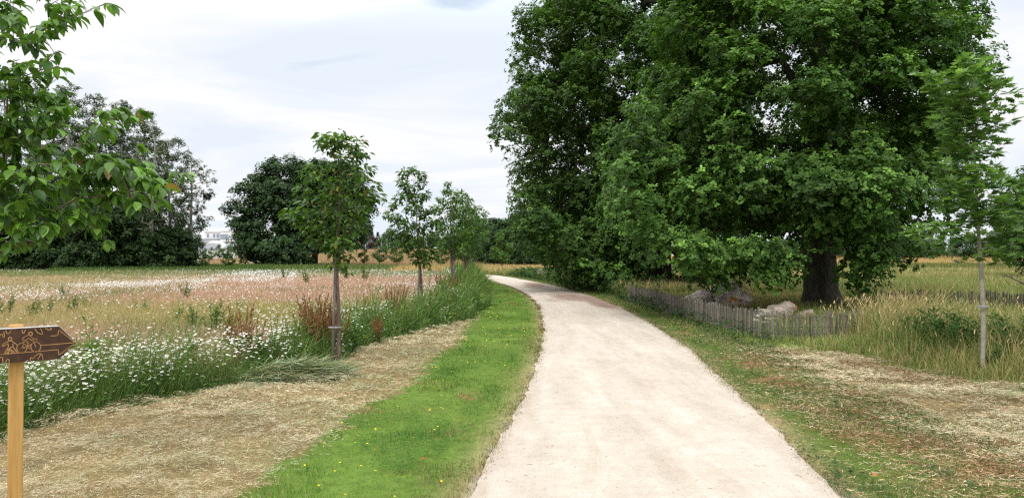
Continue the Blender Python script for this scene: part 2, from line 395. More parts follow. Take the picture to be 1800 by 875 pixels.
T_RH = (np.array([[0, 0, 0], [.33, .45, .07], [0, 1, 0], [-.33, .45, .07]]), [[0, 1, 2], [0, 2, 3]])
T_OB = (np.array([[0, 0, 0], [.20, .35, .05], [.36, .68, .07], [0, 1, -.04], [-.36, .68, .07], [-.20, .35, .05]]), [[0, 1, 2, 3], [0, 3, 4, 5]])
T_CH = (np.array([[0, 0, 0], [0, .25, -.01], [0, .55, -.03], [0, .8, -.10], [0, 1, -.20], [.19, .12, .05], [.29, .38, .08], [.24, .65, .03], [.10, .86, -.09], [-.19, .12, .05], [-.29, .38, .08], [-.24, .65, .03], [-.10, .86, -.09]]),
        [[0, 5, 6, 1], [1, 6, 7, 2], [2, 7, 8, 3], [0, 1, 10, 9], [1, 2, 11, 10], [2, 3, 12, 11]], [[3, 8, 4], [3, 4, 12]])
_mp = [(0, 0), (.10, .10), (.42, .06), (.26, .22), (.55, .42), (.28, .44), (.34, .74), (.13, .66), (0, 1), (-.13, .66), (-.34, .74), (-.28, .44), (-.55, .42), (-.26, .22), (-.42, .06), (-.10, .10)]
T_MP = (np.array([[x, y, .10*abs(x)-.06*y*y] for x, y in _mp]+[[0, .3, -.02]]), [], [[16, i, (i+1) % 16] for i in range(16)])
T_LN = (np.array([[0, 0, 0], [.10, .3, .02], [.09, .65, -.03], [0, 1, -.16], [-.09, .65, -.03], [-.10, .3, .02]]), [[0, 1, 2, 3], [0, 3, 4, 5]])
T_HX = (np.array([[0, 0, 0]]+[[math.cos(a), math.sin(a), -.10] for a in np.arange(6)*math.pi/3]), [[0, 1+i, 1+(i+1) % 6] for i in range(6)])
def place(mb, T, O, Yd, Zn, s, c, jitter=0):
    n = len(O); Yd = nz(Yd); Xd = nz(np.cross(Yd, Zn)); Zd = np.cross(Xd, Yd)
    t = T[0]; k = len(t); s = np.broadcast_to(s, n)
    V = O[:, None]+s[:, None, None]*(t[None, :, 0:1]*Xd[:, None]+t[None, :, 1:2]*Yd[:, None]+t[None, :, 2:3]*Zd[:, None])
    i = (np.arange(n)*k)[:, None, None]
    polys = [(np.array(q)[None]+i).reshape(-1, len(q[0])) for q in T[1:] if len(q)]
    c = np.broadcast_to(c, (n, 3))
    mb.add(V.reshape(-1, 3), polys, np.repeat(c, k, 0))
def rdir(n):
    return nz(rng.normal(size=(n, 3)))
def clump_leaves(mb, T, C0, R, n_ros, n_leaf, size, base, light, flat=.75, centre=None, droop=.25, outb=.35, upb=.45, var=.2, spread=.6):
    """rosettes of leaves through each clump of a crown"""
    m_ = len(C0); R = np.broadcast_to(R, m_)
    nr_ = np.maximum(1, np.round(n_ros*(R/np.mean(R))**2)).astype(int)
    idx = np.repeat(np.arange(m_), nr_); n = len(idx)
    dv = rdir(n); dv[:, 2] = np.where((dv[:, 2] < -.3) & (rng.uniform(size=n) < .5), -dv[:, 2]*.6, dv[:, 2])
    rr = rng.uniform(.0, 1, n)**outb
    P = C0[idx]+dv*np.array([1, 1, flat])*(rr*R[idx])[:, None]
    ax = dv*.55+np.array([0, 0, upb])+rdir(n)*.35
    if centre is not None: ax = ax+nz(C0[idx]-centre)*.35
    ax = nz(ax)
    rb = rng.normal(0, 1, n)*var+(rng.normal(0, 1, m_)*var*.7)[idx]
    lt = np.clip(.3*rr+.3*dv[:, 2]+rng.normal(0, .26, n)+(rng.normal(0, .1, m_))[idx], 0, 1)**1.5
    j = np.repeat(np.arange(n), n_leaf); nn = len(j)
    ph = rng.uniform(0, 6.283, nn)
    a = ax[j]; r1 = nz(np.cross(a, np.array([.31, .95, .12]))); r2 = np.cross(a, r1)
    rad = np.cos(ph)[:, None]*r1+np.sin(ph)[:, None]*r2
    Yd = nz(rad*.9+a*.35+np.array([0, 0, -droop])+rdir(nn)*.2)
    Zn = nz(a+rdir(nn)*.35)
    s = size*rng.uniform(.7, 1.25, nn)
    O = P[j]+rdir(nn)*size*spread*.5
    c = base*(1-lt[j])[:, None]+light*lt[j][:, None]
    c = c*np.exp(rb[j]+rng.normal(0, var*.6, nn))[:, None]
    place(mb, T, O, Yd, Zn, s, np.clip(c, 0, 1))
def skeleton(trunk, att, seg=.4, up=.15, jit=.06, r_tip=.006, r_base=.2, expo=2.4, back=.6, thick=.7):
    """connects every foliage clump to the trunk; returns node positions, parents, radii"""
    pos = [np.array(p, float) for p in trunk]; par = [-1]+list(range(len(trunk)-1))
    nt = len(trunk)
    tr = np.array(trunk, float)
    order = np.argsort([np.min(np.linalg.norm(tr-a, axis=1)) for a in att])
    NP = np.zeros((nt+len(att)*60+10, 3)); NP[:nt] = tr; n = nt
    first = max(1, int(nt*.25))
    for k in order:
        a = att[k]
        d = NP[first:n]-a; dist = np.linalg.norm(d, axis=1)
        cost = dist+np.maximum(0, NP[first:n, 2]-a[2]+.1*dist)*back
        b = first+int(np.argmin(cost))
        L0 = np.linalg.norm(NP[b]-a)
        m_ = min(50, max(1, int(L0/seg)))
        p0 = NP[b].copy(); last = b
        for i in range(1, m_+1):
            t = i/m_
            q = p0*(1-t)+a*t+np.array([0, 0, up*L0*math.sin(math.pi*t)*.5])
            if i < m_: q = q+rng.normal(0, jit*seg*1.5, 3)
            NP[n] = q; par.append(last); last = n; n += 1
            if n >= len(NP)-2: break
        if n >= len(NP)-2: break
    NP = NP[:n]
    acc = np.zeros(n); child = np.zeros(n, int)
    for i in range(n-1, 0, -1):
        if acc[i] == 0: acc[i] = 1.
        acc[par[i]] += acc[i]
    rad = r_tip*acc**(1/expo)
    sc_ = r_base/rad[0]
    if sc_ > 1 : rad = rad*(1+(sc_-1)*(rad/rad[0])**thick)
    else: rad = np.maximum(rad*sc_, r_tip*.7)
    tk = np.linspace(1, .75, nt)
    return NP, np.array(par), rad
def skel_mesh(mb, NP, par, rad, rmin=0, flare=None, colr=None, nbig=12):
    kids = {}
    for i, p_ in enumerate(par):
        if p_ >= 0: kids.setdefault(p_, []).append(i)
    stack = [(0, -1)]
    while stack:
        s0, pre = stack.pop()
        ch = [pre] if pre >= 0 else []; cur = s0
        ch.append(cur)
        while cur in kids:
            ks = sorted(kids[cur], key=lambda k: -rad[k])
            for k in ks[1:]: stack.append((k, cur))
            cur = ks[0]; ch.append(cur)
        pts = NP[ch]; r = rad[ch].copy()
        if pre >= 0 and len(r) > 1: r[0] = min(r[0], r[1]*1.15)
        keep = r > rmin
        if pre >= 0 and r[1:].max() < rmin: continue
        if flare is not None and pre < 0:
            r = r*(1+flare*np.exp(-(pts[:, 2]-pts[0, 2])/.35))
        mx = r.max()
        n = nbig if mx > .12 else (8 if mx > .04 else (5 if mx > .015 else 3))
        mb.tube(pts, r, n, colr)

def crown_points(n, prof, cy, noise=.18, seed=0, inner=.55, gap=.0, freq=.45, yscale=1.0):
    prof = np.array(prof, float)
    out = []
    zz = np.linspace(prof[0, 0], prof[-1, 0], 200); rr = np.interp(zz, prof[:, 0], prof[:, 2])
    cdf = np.cumsum(rr); cdf /= cdf[-1]
    while len(out) < n:
        z = np.interp(rng.uniform(), cdf, zz); a = rng.uniform(0, 6.283)
        R = np.interp(z, prof[:, 0], prof[:, 2]); cx = np.interp(z, prof[:, 0], prof[:, 1])
        nn = float(fbm(math.cos(a)*R*freq+seed*7, z*freq*1.3+math.sin(a)*R*freq, seed, 3))
        q = R*(1+noise*2*(nn-.5))*rng.uniform(inner**2, 1)**.5
        if gap and float(vn((cx+math.cos(a)*q)*.9+seed, z*1.6+(math.sin(a)*q)*.9, seed+4)) < gap: continue
        out.append((cx+q*math.cos(a), cy+q*math.sin(a)*yscale, z))
    return np.array(out)

# ------------------------------------------------------------------ big oaks
def oak(loc, prof, cy, ncl, seed, label, base, light, leaf, nros, nleaf, trunk_h, r_base, reject=None, cl_r=(.45, .8), group=None, T=T_OB, extra=None, lean=(0, 0), noise=.2, gap=.3, limbs=9, inner=.5, rmin=.004, freq=.45):
    x0, y0 = loc; z0 = float(height(x0, y0))
    att = crown_points(ncl, prof, cy, noise, seed, inner, gap, freq)
    if extra is not None: att = np.concatenate([att, extra])
    if reject is not None: att = att[~reject(att)]
    att[:, 2] += z0
    top = max(a[2] for a in att)
    tr = [(x0+lean[0]*t+.12*math.sin(t*5+seed), y0+lean[1]*t+.1*math.cos(t*4+seed), z0-.15+t*(top-z0)*.8) for t in np.linspace(0, 1, 16)]
    NP, par, rad = skeleton(tr, att, seg=.55, up=.12, jit=.12, r_tip=.012, r_base=r_base)
    root = empty('oak_tree', (x0, y0, z0), label, 'tree', group)
    off = np.array([x0, y0, z0])
    mb = MB(); skel_mesh(mb, NP-off, par, rad, rmin=rmin, flare=.55, nbig=18)
    mb.build('trunk', M['bark'], root, smooth=True)
    ml = MB()
    R = rng.uniform(*cl_r, len(att))
    cen = np.array([np.mean(att[:, 0]), np.mean(att[:, 1]), z0+2.5])
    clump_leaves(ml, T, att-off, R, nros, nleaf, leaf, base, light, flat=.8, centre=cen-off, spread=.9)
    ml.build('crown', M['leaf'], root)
    return root
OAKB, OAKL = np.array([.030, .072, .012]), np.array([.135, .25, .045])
def rej1(a):
    px = CX+a[:, 0]/a[:, 1]*F; py = HY-(a[:, 2]-CAMZ)/a[:, 1]*F
    r = (a[:, 1] < 23) & (px > 1392) & (px < 1505) & (py > 420)
    r |= (py > 462) & (px > 1545) & (a[:, 1] < 21)
    return r
def pts_px(lst, d, spread):
    out = []
    for t in lst:
        dd = d+rng.uniform(-spread, spread) if len(t) < 4 else t[3]
        out.append((W(t[0], dd), dd, Z(t[1], dd)))
    return np.array(out)
low1 = pts_px([(1490, 400), (1510, 425), (1530, 440), (1550, 420), (1570, 440), (1590, 425), (1610, 440), (1480, 440), (1520, 400), (1600, 400), (1625, 420), (1430, 120), (1460, 150), (1440, 190), (1475, 215), (1450, 250), (1430, 290), (1465, 300), (1445, 340), (1480, 350), (1430, 385), (1460, 400), (1490, 420), (1440, 425), (1410, 360), (1500, 380), (1415, 300), (1500, 260), (1225, 470), (1240, 450), (1260, 478), (1300, 445), (1320, 455), (1245, 480), (1345, 475), (1360, 488), (1375, 470), (1390, 455), (1400, 480), (1365, 460), (1340, 440), (1500, 470), (1508, 490), (1495, 510), (1520, 480), (1528, 462), (1490, 450), (1540, 450), (1200, 440), (1180, 420), (1220, 420),
                (1105, 330), (1098, 300), (1110, 360), (1120, 390), (1100, 270), (1115, 240), (1130, 205), (1140, 400), (1150, 425), (1700, 60), (1710, 30), (1690, 10)], 19.5, 1.3)
oak((9.42, 22.6), [(2.25, 8.2, 3.2), (2.6, 8.3, 4.6), (3.2, 8.3, 5.1), (4.1, 8.1, 5.1), (5.8, 8.15, 4.85), (7.4, 8.3, 4.6), (9.1, 8.5, 4.5), (11, 8.8, 4.0), (13, 9.1, 3), (14.5, 9.3, 1)], 22.3, 760, 3,
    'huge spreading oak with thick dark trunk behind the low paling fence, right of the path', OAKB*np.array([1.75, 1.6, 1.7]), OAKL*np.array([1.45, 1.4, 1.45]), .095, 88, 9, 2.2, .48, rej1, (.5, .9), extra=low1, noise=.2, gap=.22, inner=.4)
low1[:, 2] += np.where(low1[:, 2] < 1.85, .34, 0)
low2 = pts_px([(925, 300), (935, 340), (930, 380), (940, 410), (950, 440), (965, 455), (985, 470), (1000, 460), (1010, 480), (1030, 470), (1040, 485), (1060, 475), (1075, 488), (1095, 480), (1110, 470), (1120, 455), (960, 420), (985, 430), (1010, 440), (1040, 445), (1070, 450), (1100, 440), (950, 390), (980, 395), (1100, 420), (1125, 430), (1020, 410), (1060, 420), (915, 350), (920, 400), (1090, 460), (1050, 462), (1085, 400), (890, 215), (882, 232), (895, 245), (900, 190)], 34, 2.0)
oak((7.6, 38), [(.6, 6.8, 4.2), (1.5, 6.8, 5.3), (3, 6.5, 6.1), (5, 6.4, 6.1), (6.9, 6.3, 6.0), (7.8, 6.2, 6.0), (9, 6.2, 6.2), (11, 6.3, 6.2), (13, 6.5, 5.9), (15, 7, 5.3), (17, 7.3, 4), (19, 7.5, 1.5)], 38, 820, 9,
    'tall dense oak farther along the path, its crown reaching down to the grass', OAKB*np.array([1.4, 1.3, 1.3]), OAKL*np.array([1.05, 1.02, 1.0]), .14, 66, 8, 2.5, .55, None, (.65, 1.1), extra=low2, noise=.16, gap=.18, inner=.5)

# ------------------------------------------------------------------ young trees from hand-placed foliage clusters
def young(x0, d, clusters, depth, label, name, leafT, leaf_size, base, light, nper, mat, bark, r_base, trunk_pts=None, layers=2, group=None, tips=None, droop=.7, stakes=(), ties=(), tip_frac=.0, rscale=1.0, ntk=14, topz=None):
    z0 = float(height(x0, d))
    C0 = []; R = []
    for cl in clusters:
        px, py, r = cl[:3]
        for l in range(layers):
            dd = d+rng.uniform(-depth, depth)*(1 if l else .6)
            jx = 0 if l == 0 else rng.uniform(-.5, .5)*r; jz = 0 if l == 0 else rng.uniform(-.5, .5)*r
            C0.append((W(px+jx, dd), dd, Z(py+jz, dd))); R.append(r/F*d*rscale)
    C0 = np.array(C0); R = np.array(R)
    top = topz or C0[:, 2].max()
    if trunk_pts is None:
        txc = C0[C0[:, 2] > top-.5][:, 0].mean()
        trunk_pts = [(x0+(txc-x0)*t**2+.02*math.sin(t*9), d+.02*math.cos(t*7), z0-.1+t*(top-z0)) for t in np.linspace(0, 1, ntk)]
    root = empty(name, (x0, d, z0), label, 'tree', group)
    off = np.array([x0, d, z0])
    NP, par, rad = skeleton(trunk_pts, C0, seg=.12, up=.0, jit=.05, r_tip=.0022, r_base=r_base, back=1.3, thick=3.0)
    mb = MB(); skel_mesh(mb, NP-off, par, rad, flare=.25); mb.build('trunk', bark, root, smooth=True)
    ml = MB()
    # leaves along the last stretch of each twig and around its end
    area = (R/np.mean(R))**2
    nl = np.maximum(3, np.round(nper*area)).astype(int)
    idx = np.repeat(np.arange(len(C0)), nl); n = len(idx)
    dv = rdir(n); P = C0[idx]+dv*(R[idx]*rng.uniform(.15, 1, n)**.6)[:, None]*np.array([1, 1, .85])
    ax = nz(C0-np.array([x0, d, 0])-np.stack([0*R, 0*R, C0[:, 2]-.4], 1))[idx]
    Yd = nz(dv*np.array([1, 1, .25])*.8+ax*.45+np.array([0, 0, -droop])*rng.uniform(.4, 1.3, n)[:, None]+rdir(n)*.25)
    Zn = nz(np.array([0, 0, 1.])+dv*.35+rdir(n)*.4)
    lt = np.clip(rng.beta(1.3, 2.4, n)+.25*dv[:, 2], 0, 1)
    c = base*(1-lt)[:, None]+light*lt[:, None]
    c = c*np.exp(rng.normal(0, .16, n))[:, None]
    if tip_frac:
        tp = rng.uniform(size=n) < tip_frac
        c[tp] = np.array([.26, .19, .05])*rng.uniform(.6, 1.2, (tp.sum(), 1))
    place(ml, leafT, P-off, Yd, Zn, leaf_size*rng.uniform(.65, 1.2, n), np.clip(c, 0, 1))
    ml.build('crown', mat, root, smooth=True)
    for (sx, sd_, h_, r_) in stakes:
        s_ = MB(); s_.tube([(sx-x0, sd_-d, -.3), ((sx-x0)*.7, sd_-d, h_*.5), ((sx-x0)*.35, sd_-d, h_)], [r_, r_, r_*.95], 10)
        s_.build('stake', M['stake'], root, smooth=True)
    for (zt, xa, xb) in ties:
        t_ = MB(); a = np.linspace(0, 2*math.pi, 17); ex = (xb-xa)/2+.055
        t_.tube(np.stack([(xa+xb)/2-x0+ex*np.cos(a), .062*np.sin(a), 0*a+zt], 1), .011, 5)
        t_.build('tie', M['rubber'], root)
    return root
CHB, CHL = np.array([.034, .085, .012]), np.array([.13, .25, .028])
t2c = [(597, 243, 20), (566, 238, 11), (578, 260, 17), (616, 256, 18), (600, 280, 18), (626, 272, 13), (642, 270, 9), (562, 252, 9), (585, 245, 15), (648, 300, 11), (640, 312, 10), (500, 378, 9), (662, 345, 8), (628, 300, 14), (552, 296, 12), (545, 312, 14), (575, 314, 14), (605, 314, 15), (632, 325, 14), (655, 322, 7), (661, 328, 6), (535, 335, 16), (565, 340, 20), (600, 345, 20), (634, 350, 18), (652, 345, 9),
       (506, 374, 11), (516, 380, 12), (530, 374, 16), (522, 388, 12), (562, 375, 20), (590, 380, 20), (620, 380, 18), (642, 368, 11), (645, 385, 8), (545, 400, 18), (575, 408, 20), (605, 408, 18), (628, 402, 14), (550, 422, 12), (572, 432, 14), (592, 440, 16), (612, 448, 12), (584, 462, 9), (606, 466, 9), (598, 425, 14), (540, 360, 12), (615, 480, 6), (620, 265, 12), (588, 300, 14), (590, 325, 16), (620, 428, 9)]
x2 = W(594, 10.8)
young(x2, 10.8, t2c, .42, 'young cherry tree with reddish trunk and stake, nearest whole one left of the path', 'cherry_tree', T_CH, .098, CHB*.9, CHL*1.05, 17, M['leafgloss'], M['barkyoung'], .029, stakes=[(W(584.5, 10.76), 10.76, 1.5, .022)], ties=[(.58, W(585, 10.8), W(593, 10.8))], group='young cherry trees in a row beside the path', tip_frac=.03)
t3c = [(725, 298, 9), (712, 308, 10), (737, 308, 10), (705, 322, 9), (720, 328, 14), (742, 322, 9), (708, 345, 11), (733, 348, 14), (748, 345, 8), (722, 368, 14), (742, 372, 12), (690, 362, 8), (684, 376, 8), (700, 382, 10), (692, 390, 7), (714, 394, 14), (740, 398, 16), (762, 390, 10), (712, 415, 12), (738, 420, 17), (762, 415, 13), (715, 432, 10), (735, 445, 14), (755, 442, 13), (745, 460, 9), (728, 462, 7), (752, 470, 5), (760, 368, 8), (772, 400, 8), (688, 408, 7), (705, 405, 8), (725, 350, 10), (675, 352, 5)]
x3 = W(741, 18.4)
young(x3, 18.4, t3c, .5, 'slender young cherry with two pale stakes, second in the row', 'cherry_tree', T_CH, .105, CHB*1.0, CHL*.85, 36, M['leafgloss'], M['barkyoung'], .034, stakes=[(W(734, 18.3), 18.3, 1.6, .028)], ties=[(.9, W(734, 18.4), W(741, 18.4)), (1.5, W(734, 18.4), W(741, 18.4))], group='young cherry trees in a row beside the path', tip_frac=.01)
t4c = [(788, 322, 7), (785, 335, 9), (797, 338, 9), (775, 350, 8), (770, 365, 11), (790, 360, 13), (806, 350, 8), (815, 365, 9), (826, 350, 5), (832, 368, 7), (775, 388, 13), (800, 385, 15), (820, 388, 12), (838, 385, 6), (785, 412, 15), (810, 412, 15), (828, 408, 9), (795, 432, 13), (776, 432, 9), (815, 430, 11), (798, 448, 9), (768, 410, 6)]
x4 = W(795, 26.5)
young(x4, 26.5, t4c, .6, 'young leafy cherry with dark stake, third in the row', 'cherry_tree', T_CH, .12, CHB*1.15, CHL*1.05, 44, M['leafgloss'], M['barkyoung'], .055, stakes=[(W(800, 26.4), 26.4, 1.9, .04)], ties=[(1.2, W(795, 26.5), W(800, 26.5))], group='young cherry trees in a row beside the path')
def jitc(cs, dx, dy, s, cx=797, cy=452, j=4):
    return [((a-cx)*s+cx+dx+rng.uniform(-j, j), (b-cy)*s+cy+dy+rng.uniform(-j, j), c*s) for a, b, c in cs]
for k, (px, d, s_, lb) in enumerate([(817, 34, .9, 'young cherry tree in the row, fourth from the nearest, overlapping the third'), (823, 42, .85, 'dense young cherry, fifth in the row, where the path bends'), (829, 50, .72, 'young cherry at the far end of the row, sixth, beside the bend')]):
    xx = W(px, d)
    young(xx, d, jitc(t4c, px-797, 2, s_), .7, lb, 'cherry_tree', T_RH, .14+.012*k, CHB*1.15, CHL*(1.0+.1*k), 46, M['leafgloss'], M['barkyoung'], .06, stakes=[(xx+.18, d, 1.9, .045)], group='young cherry trees in a row beside the path')
# the near tree whose branches reach in from the left
t1c = [(8, 15, 14), (20, 5, 12), (28, 22, 10), (5, 60, 10), (22, 72, 10), (50, 64, 11), (66, 54, 10), (80, 46, 12), (96, 38, 12), (110, 26, 13), (124, 12, 10), (98, 18, 9), (90, 5, 8), (132, 30, 8), (160, 14, 7), (186, 4, 6), (40, 76, 9), (14, 40, 8), (4, 30, 10), (56, 82, 5),
       (92, 92, 7), (84, 102, 6), (96, 120, 8), (72, 122, 9), (45, 112, 9), (25, 110, 6), (10, 125, 12), (55, 135, 12), (30, 138, 10), (97, 135, 8), (5, 165, 16), (35, 165, 14), (62, 165, 14), (95, 172, 16), (113, 184, 10), (40, 195, 18), (78, 198, 16), (10, 215, 18), (60, 228, 18), (30, 258, 18), (92, 225, 12), (78, 262, 14), (8, 250, 16),
       (203, 188, 7), (215, 200, 7), (190, 200, 10), (178, 216, 13), (196, 222, 10), (228, 206, 5), (245, 193, 5), (162, 236, 12), (150, 252, 12), (130, 266, 12), (112, 288, 14), (170, 276, 15), (198, 288, 16), (222, 284, 10), (240, 256, 6), (212, 308, 17), (238, 300, 12), (250, 312, 12), (268, 318, 11), (288, 326, 8), (306, 306, 8), (326, 306, 6), (282, 354, 8), (180, 308, 16), (150, 306, 15), (122, 318, 15), (205, 336, 16), (172, 340, 16), (228, 342, 12), (238, 362, 9), (132, 350, 15), (140, 376, 13), (166, 382, 11), (178, 402, 7), (186, 424, 7), (160, 402, 6),
       (20, 306, 18), (58, 316, 18), (92, 330, 16), (28, 348, 16), (62, 366, 16), (95, 370, 13), (18, 388, 15), (50, 398, 13), (84, 398, 12), (20, 418, 12), (42, 430, 9), (8, 442, 9), (60, 290, 14), (110, 395, 9), (262, 345, 8), (5, 285, 14), (5, 330, 14), (5, 370, 14), (75, 420, 7), (255, 285, 5),
       (-40, 40, 20), (-50, 90, 20), (-40, 150, 20), (-60, 210, 20), (-40, 270, 22), (-50, 330, 22), (-40, 390, 20), (-80, 60, 22), (-110, 120, 22), (-120, 200, 22), (-130, 280, 22), (-140, 340, 20), (-100, 400, 18), (-180, 240, 20), (-190, 320, 20), (-60, 0, 18), (-90, -50, 20), (-50, -90, 18), (-80, -140, 16), (20, -30, 12), (60, -20, 10), (120, -12, 9), (-30, -40, 14)]
tr1 = [(W(-75, 5.2)+.03*math.sin(t*9), 5.2+.03*math.cos(t*8), -.1+t*4.0) for t in np.linspace(0, 1, 22)]
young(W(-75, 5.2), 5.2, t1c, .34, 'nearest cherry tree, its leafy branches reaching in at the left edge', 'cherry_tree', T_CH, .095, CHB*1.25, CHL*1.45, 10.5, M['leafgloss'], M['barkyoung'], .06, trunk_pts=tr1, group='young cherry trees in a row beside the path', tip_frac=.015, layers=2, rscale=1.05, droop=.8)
# right sapling with lobed leaves
trc = [(1700, 108, 11), (1725, 112, 14), (1750, 122, 10), (1690, 128, 14), (1665, 138, 13), (1638, 133, 10), (1622, 128, 6), (1715, 138, 18), (1740, 148, 16), (1765, 148, 9), (1780, 163, 8), (1650, 158, 14), (1680, 163, 18), (1710, 173, 20), (1740, 183, 16), (1762, 193, 10), (1790, 183, 6), (1665, 188, 16), (1695, 203, 18), (1725, 213, 18), (1755, 223, 10), (1782, 213, 6), (1650, 212, 12), (1670, 233, 16), (1700, 238, 18), (1735, 243, 16), (1664, 262, 12), (1690, 268, 16), (1720, 273, 16), (1748, 268, 10), (1765, 252, 7), (1662, 298, 12), (1690, 303, 16), (1720, 303, 16), (1745, 298, 12), (1670, 328, 14), (1700, 333, 18), (1735, 328, 16), (1765, 328, 14), (1790, 318, 12), (1655, 350, 10), (1680, 358, 16), (1715, 363, 18), (1750, 358, 16), (1780, 358, 14), (1805, 345, 12), (1700, 388, 15), (1735, 388, 16), (1770, 388, 15), (1800, 385, 14), (1606, 402, 10), (1630, 404, 11), (1656, 402, 12), (1680, 396, 12), (1596, 412, 6), (1620, 420, 9), (1646, 424, 10), (1690, 413, 13), (1722, 418, 12), (1755, 418, 14), (1790, 413, 13), (1672, 440, 7), (1748, 440, 11), (1775, 440, 11), (1765, 455, 10), (1752, 464, 6), (1690, 462, 5), (1714, 457, 6), (1830, 380, 14), (1840, 350, 12), (1850, 400, 12), (1820, 420, 12), (1700, 95, 6), (1738, 100, 6)]
xr = W(1726, 9.8)
young(xr, 9.8, trc, .5, 'young tree with lobed leaves and slim pale trunk at the right edge', 'young_oak_tree', T_MP, .125, np.array([.070, .145, .040]), np.array([.23, .38, .10]), 18, M['leafgloss'], M['barkpale'], .029, ties=[(.95, xr-.02, xr+.02)], droop=.3)

# ------------------------------------------------------------------ distant trees: prototypes then copies
def proto_tree(name, loc, prof, ncl, clr, nros, nleaf, leaf, base, light, r_base, label, cat, group=None, T=T_RH, bark='bark', noise=.25, gap=.3, inner=.35, flat=.8, seed=1, rmin=.01, seg=.8, s=1, rz=0, mist=0, freq=.3):
    att = crown_points(ncl, prof, 0, noise, seed, inner, gap, freq)
    top = att[:, 2].max()
    tr = [(.15*math.sin(t*5+seed), .12*math.cos(t*4+seed), -.2+t*top*.93) for t in np.linspace(0, 1, 12)]
    NP, par, rad = skeleton(tr, att, seg=seg, up=.1, jit=.1, r_tip=.02, r_base=r_base, back=1.5)
    root = empty(name, (*loc, float(height(*loc))), label, cat, group, rz, s)
    mb = MB(); skel_mesh(mb, NP, par, rad, rmin=rmin, flare=.3, nbig=8); mb.build('trunk', M[bark], root, smooth=True)
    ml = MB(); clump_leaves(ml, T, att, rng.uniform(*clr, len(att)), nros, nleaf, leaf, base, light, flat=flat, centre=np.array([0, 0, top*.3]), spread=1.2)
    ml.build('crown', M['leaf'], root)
    for k in range(mist):
        i = rng.integers(len(att)); mm = MB()
        clump_leaves(mm, T_RH, att[i][None]*np.array([1, 1, .85]), [.55], 60, 6, .22, np.array([.03, .05, .02]), np.array([.07, .10, .03]), flat=1)
        mm.build('mistletoe', M['leaf'], root)
    return root
def on(px, d): return (W(px, d), d)
def place_copy(root, px, d, rz, s, label, group=None, dz=0):
    x, y = on(px, d); return dup(root, (x, y, float(height(x, y))+dz), rz, s, label, group)
POPB, POPL = np.array([.045, .072, .032]), np.array([.13, .17, .09])
G1 = 'tall poplars at the edge of the wood'
pop = proto_tree('poplar_tree', on(62, 88), [(3.5, 0, 1.0), (6, 0, 2.6), (11, .2, 3.3), (16, 0, 2.8), (19.5, 0, 1.3), (21, 0, .3)], 210, (.35, .8), 20, 6, .19, POPB, POPL, .26, 'tallest silvery poplar at the left end of the wood, behind the near cherry leaves', 'tree', G1, s=1.08, seed=2, gap=.36, bark='barkpale', mist=1)
pop2 = proto_tree('poplar_tree', on(296, 84), [(3.5, 0, .8), (6, .3, 2.4), (10, .4, 3.0), (13, .2, 2.6), (15.5, 0, 1.0), (16.5, 0, .3)], 130, (.3, .65), 13, 6, .18, POPB, POPL, .2, 'airy silvery poplar with gaps of sky, near the right end of the wood', 'tree', G1, seed=6, gap=.42, bark='barkpale', mist=2)
for px, d, rz, s, lb, pr_ in [(-40, 86, 1.2, 1.08, 'silvery poplar cut by the left edge of the photo', pop), (8, 92, 2.1, 1.12, 'tall silvery poplar second from the left edge, above the cherry leaves', pop), (118, 86, 3.3, 1.05, 'tall silvery poplar just right of the tallest one', pop),
                              (165, 92, 4.0, 1.06, 'silvery poplar in the middle of the wood, top just above the cherry twig', pop), (212, 88, 5.1, .98, 'silvery poplar right of the middle of the wood, against the sky', pop), (252, 90, .6, .95, 'silvery poplar between the middle of the wood and the airy end poplar', pop), (268, 80, 2.6, 1.05, 'thin silvery poplar just left of the airy end poplar', pop2),
                              (335, 88, 1.9, .9, 'rightmost poplar of the wood, loose crown leaning over the dark bushes', pop2)]:
    place_copy(pr_, px, d, rz, s, lb, G1)
DKB, DKL = np.array([.028, .060, .017]), np.array([.075, .135, .035])
G2 = 'dark understorey trees in front of the poplars'
bush = proto_tree('dark_tree', on(30, 78), [(.2, 0, 2.6), (1.5, 0, 3.2), (3.5, 0, 3.3), (5.5, 0, 2.6), (7, 0, 1.2), (7.6, 0, .3)], 170, (.6, 1.0), 24, 6, .27, DKB, DKL, .2, 'dark bushy tree at the wood edge, left end, behind the sign', 'tree', G2, seed=4, gap=.22, mist=0)
for i, (px, d, rz, s, lb) in enumerate([(-30, 77, 2, 1.1, 'dark bushy tree at the wood edge cut by the left edge'), (85, 79, 1, 1.05, 'dark bushy tree at the wood edge, second in view from the left'), (140, 77, 3, .95, 'dark bushy tree at the wood edge, below the middle poplars'), (190, 80, 4, 1.0, 'dark bushy tree at the wood edge, just right of the middle poplars'),
                                        (232, 84, 5, .85, 'smaller dark bushy tree set back beside the gap in the wood'), (278, 81, .5, .72, 'dark bushy tree just right of the sunlit gap in the wood'), (318, 83, 2.2, .68, 'dark bushy tree at the right end of the wood, next to the white buildings'), (60, 84, 2.7, 1.12, 'taller dark tree filling the wood between the left poplars'), (120, 85, 5.3, 1.1, 'taller dark tree behind the middle bushes of the wood'), (170, 86, 3.9, 1.0, 'dark tree filling the wood behind its middle right'), (5, 83, 3.4, 1.15, 'tall dark tree filling the wood at the left edge'), (295, 88, 1.4, .7, 'dark tree set back behind the airy end poplar'), (215, 90, .3, .95, 'dark tree far back in the wood beyond the gap')]):
    place_copy(bush, px, d, rz, s, lb, G2)
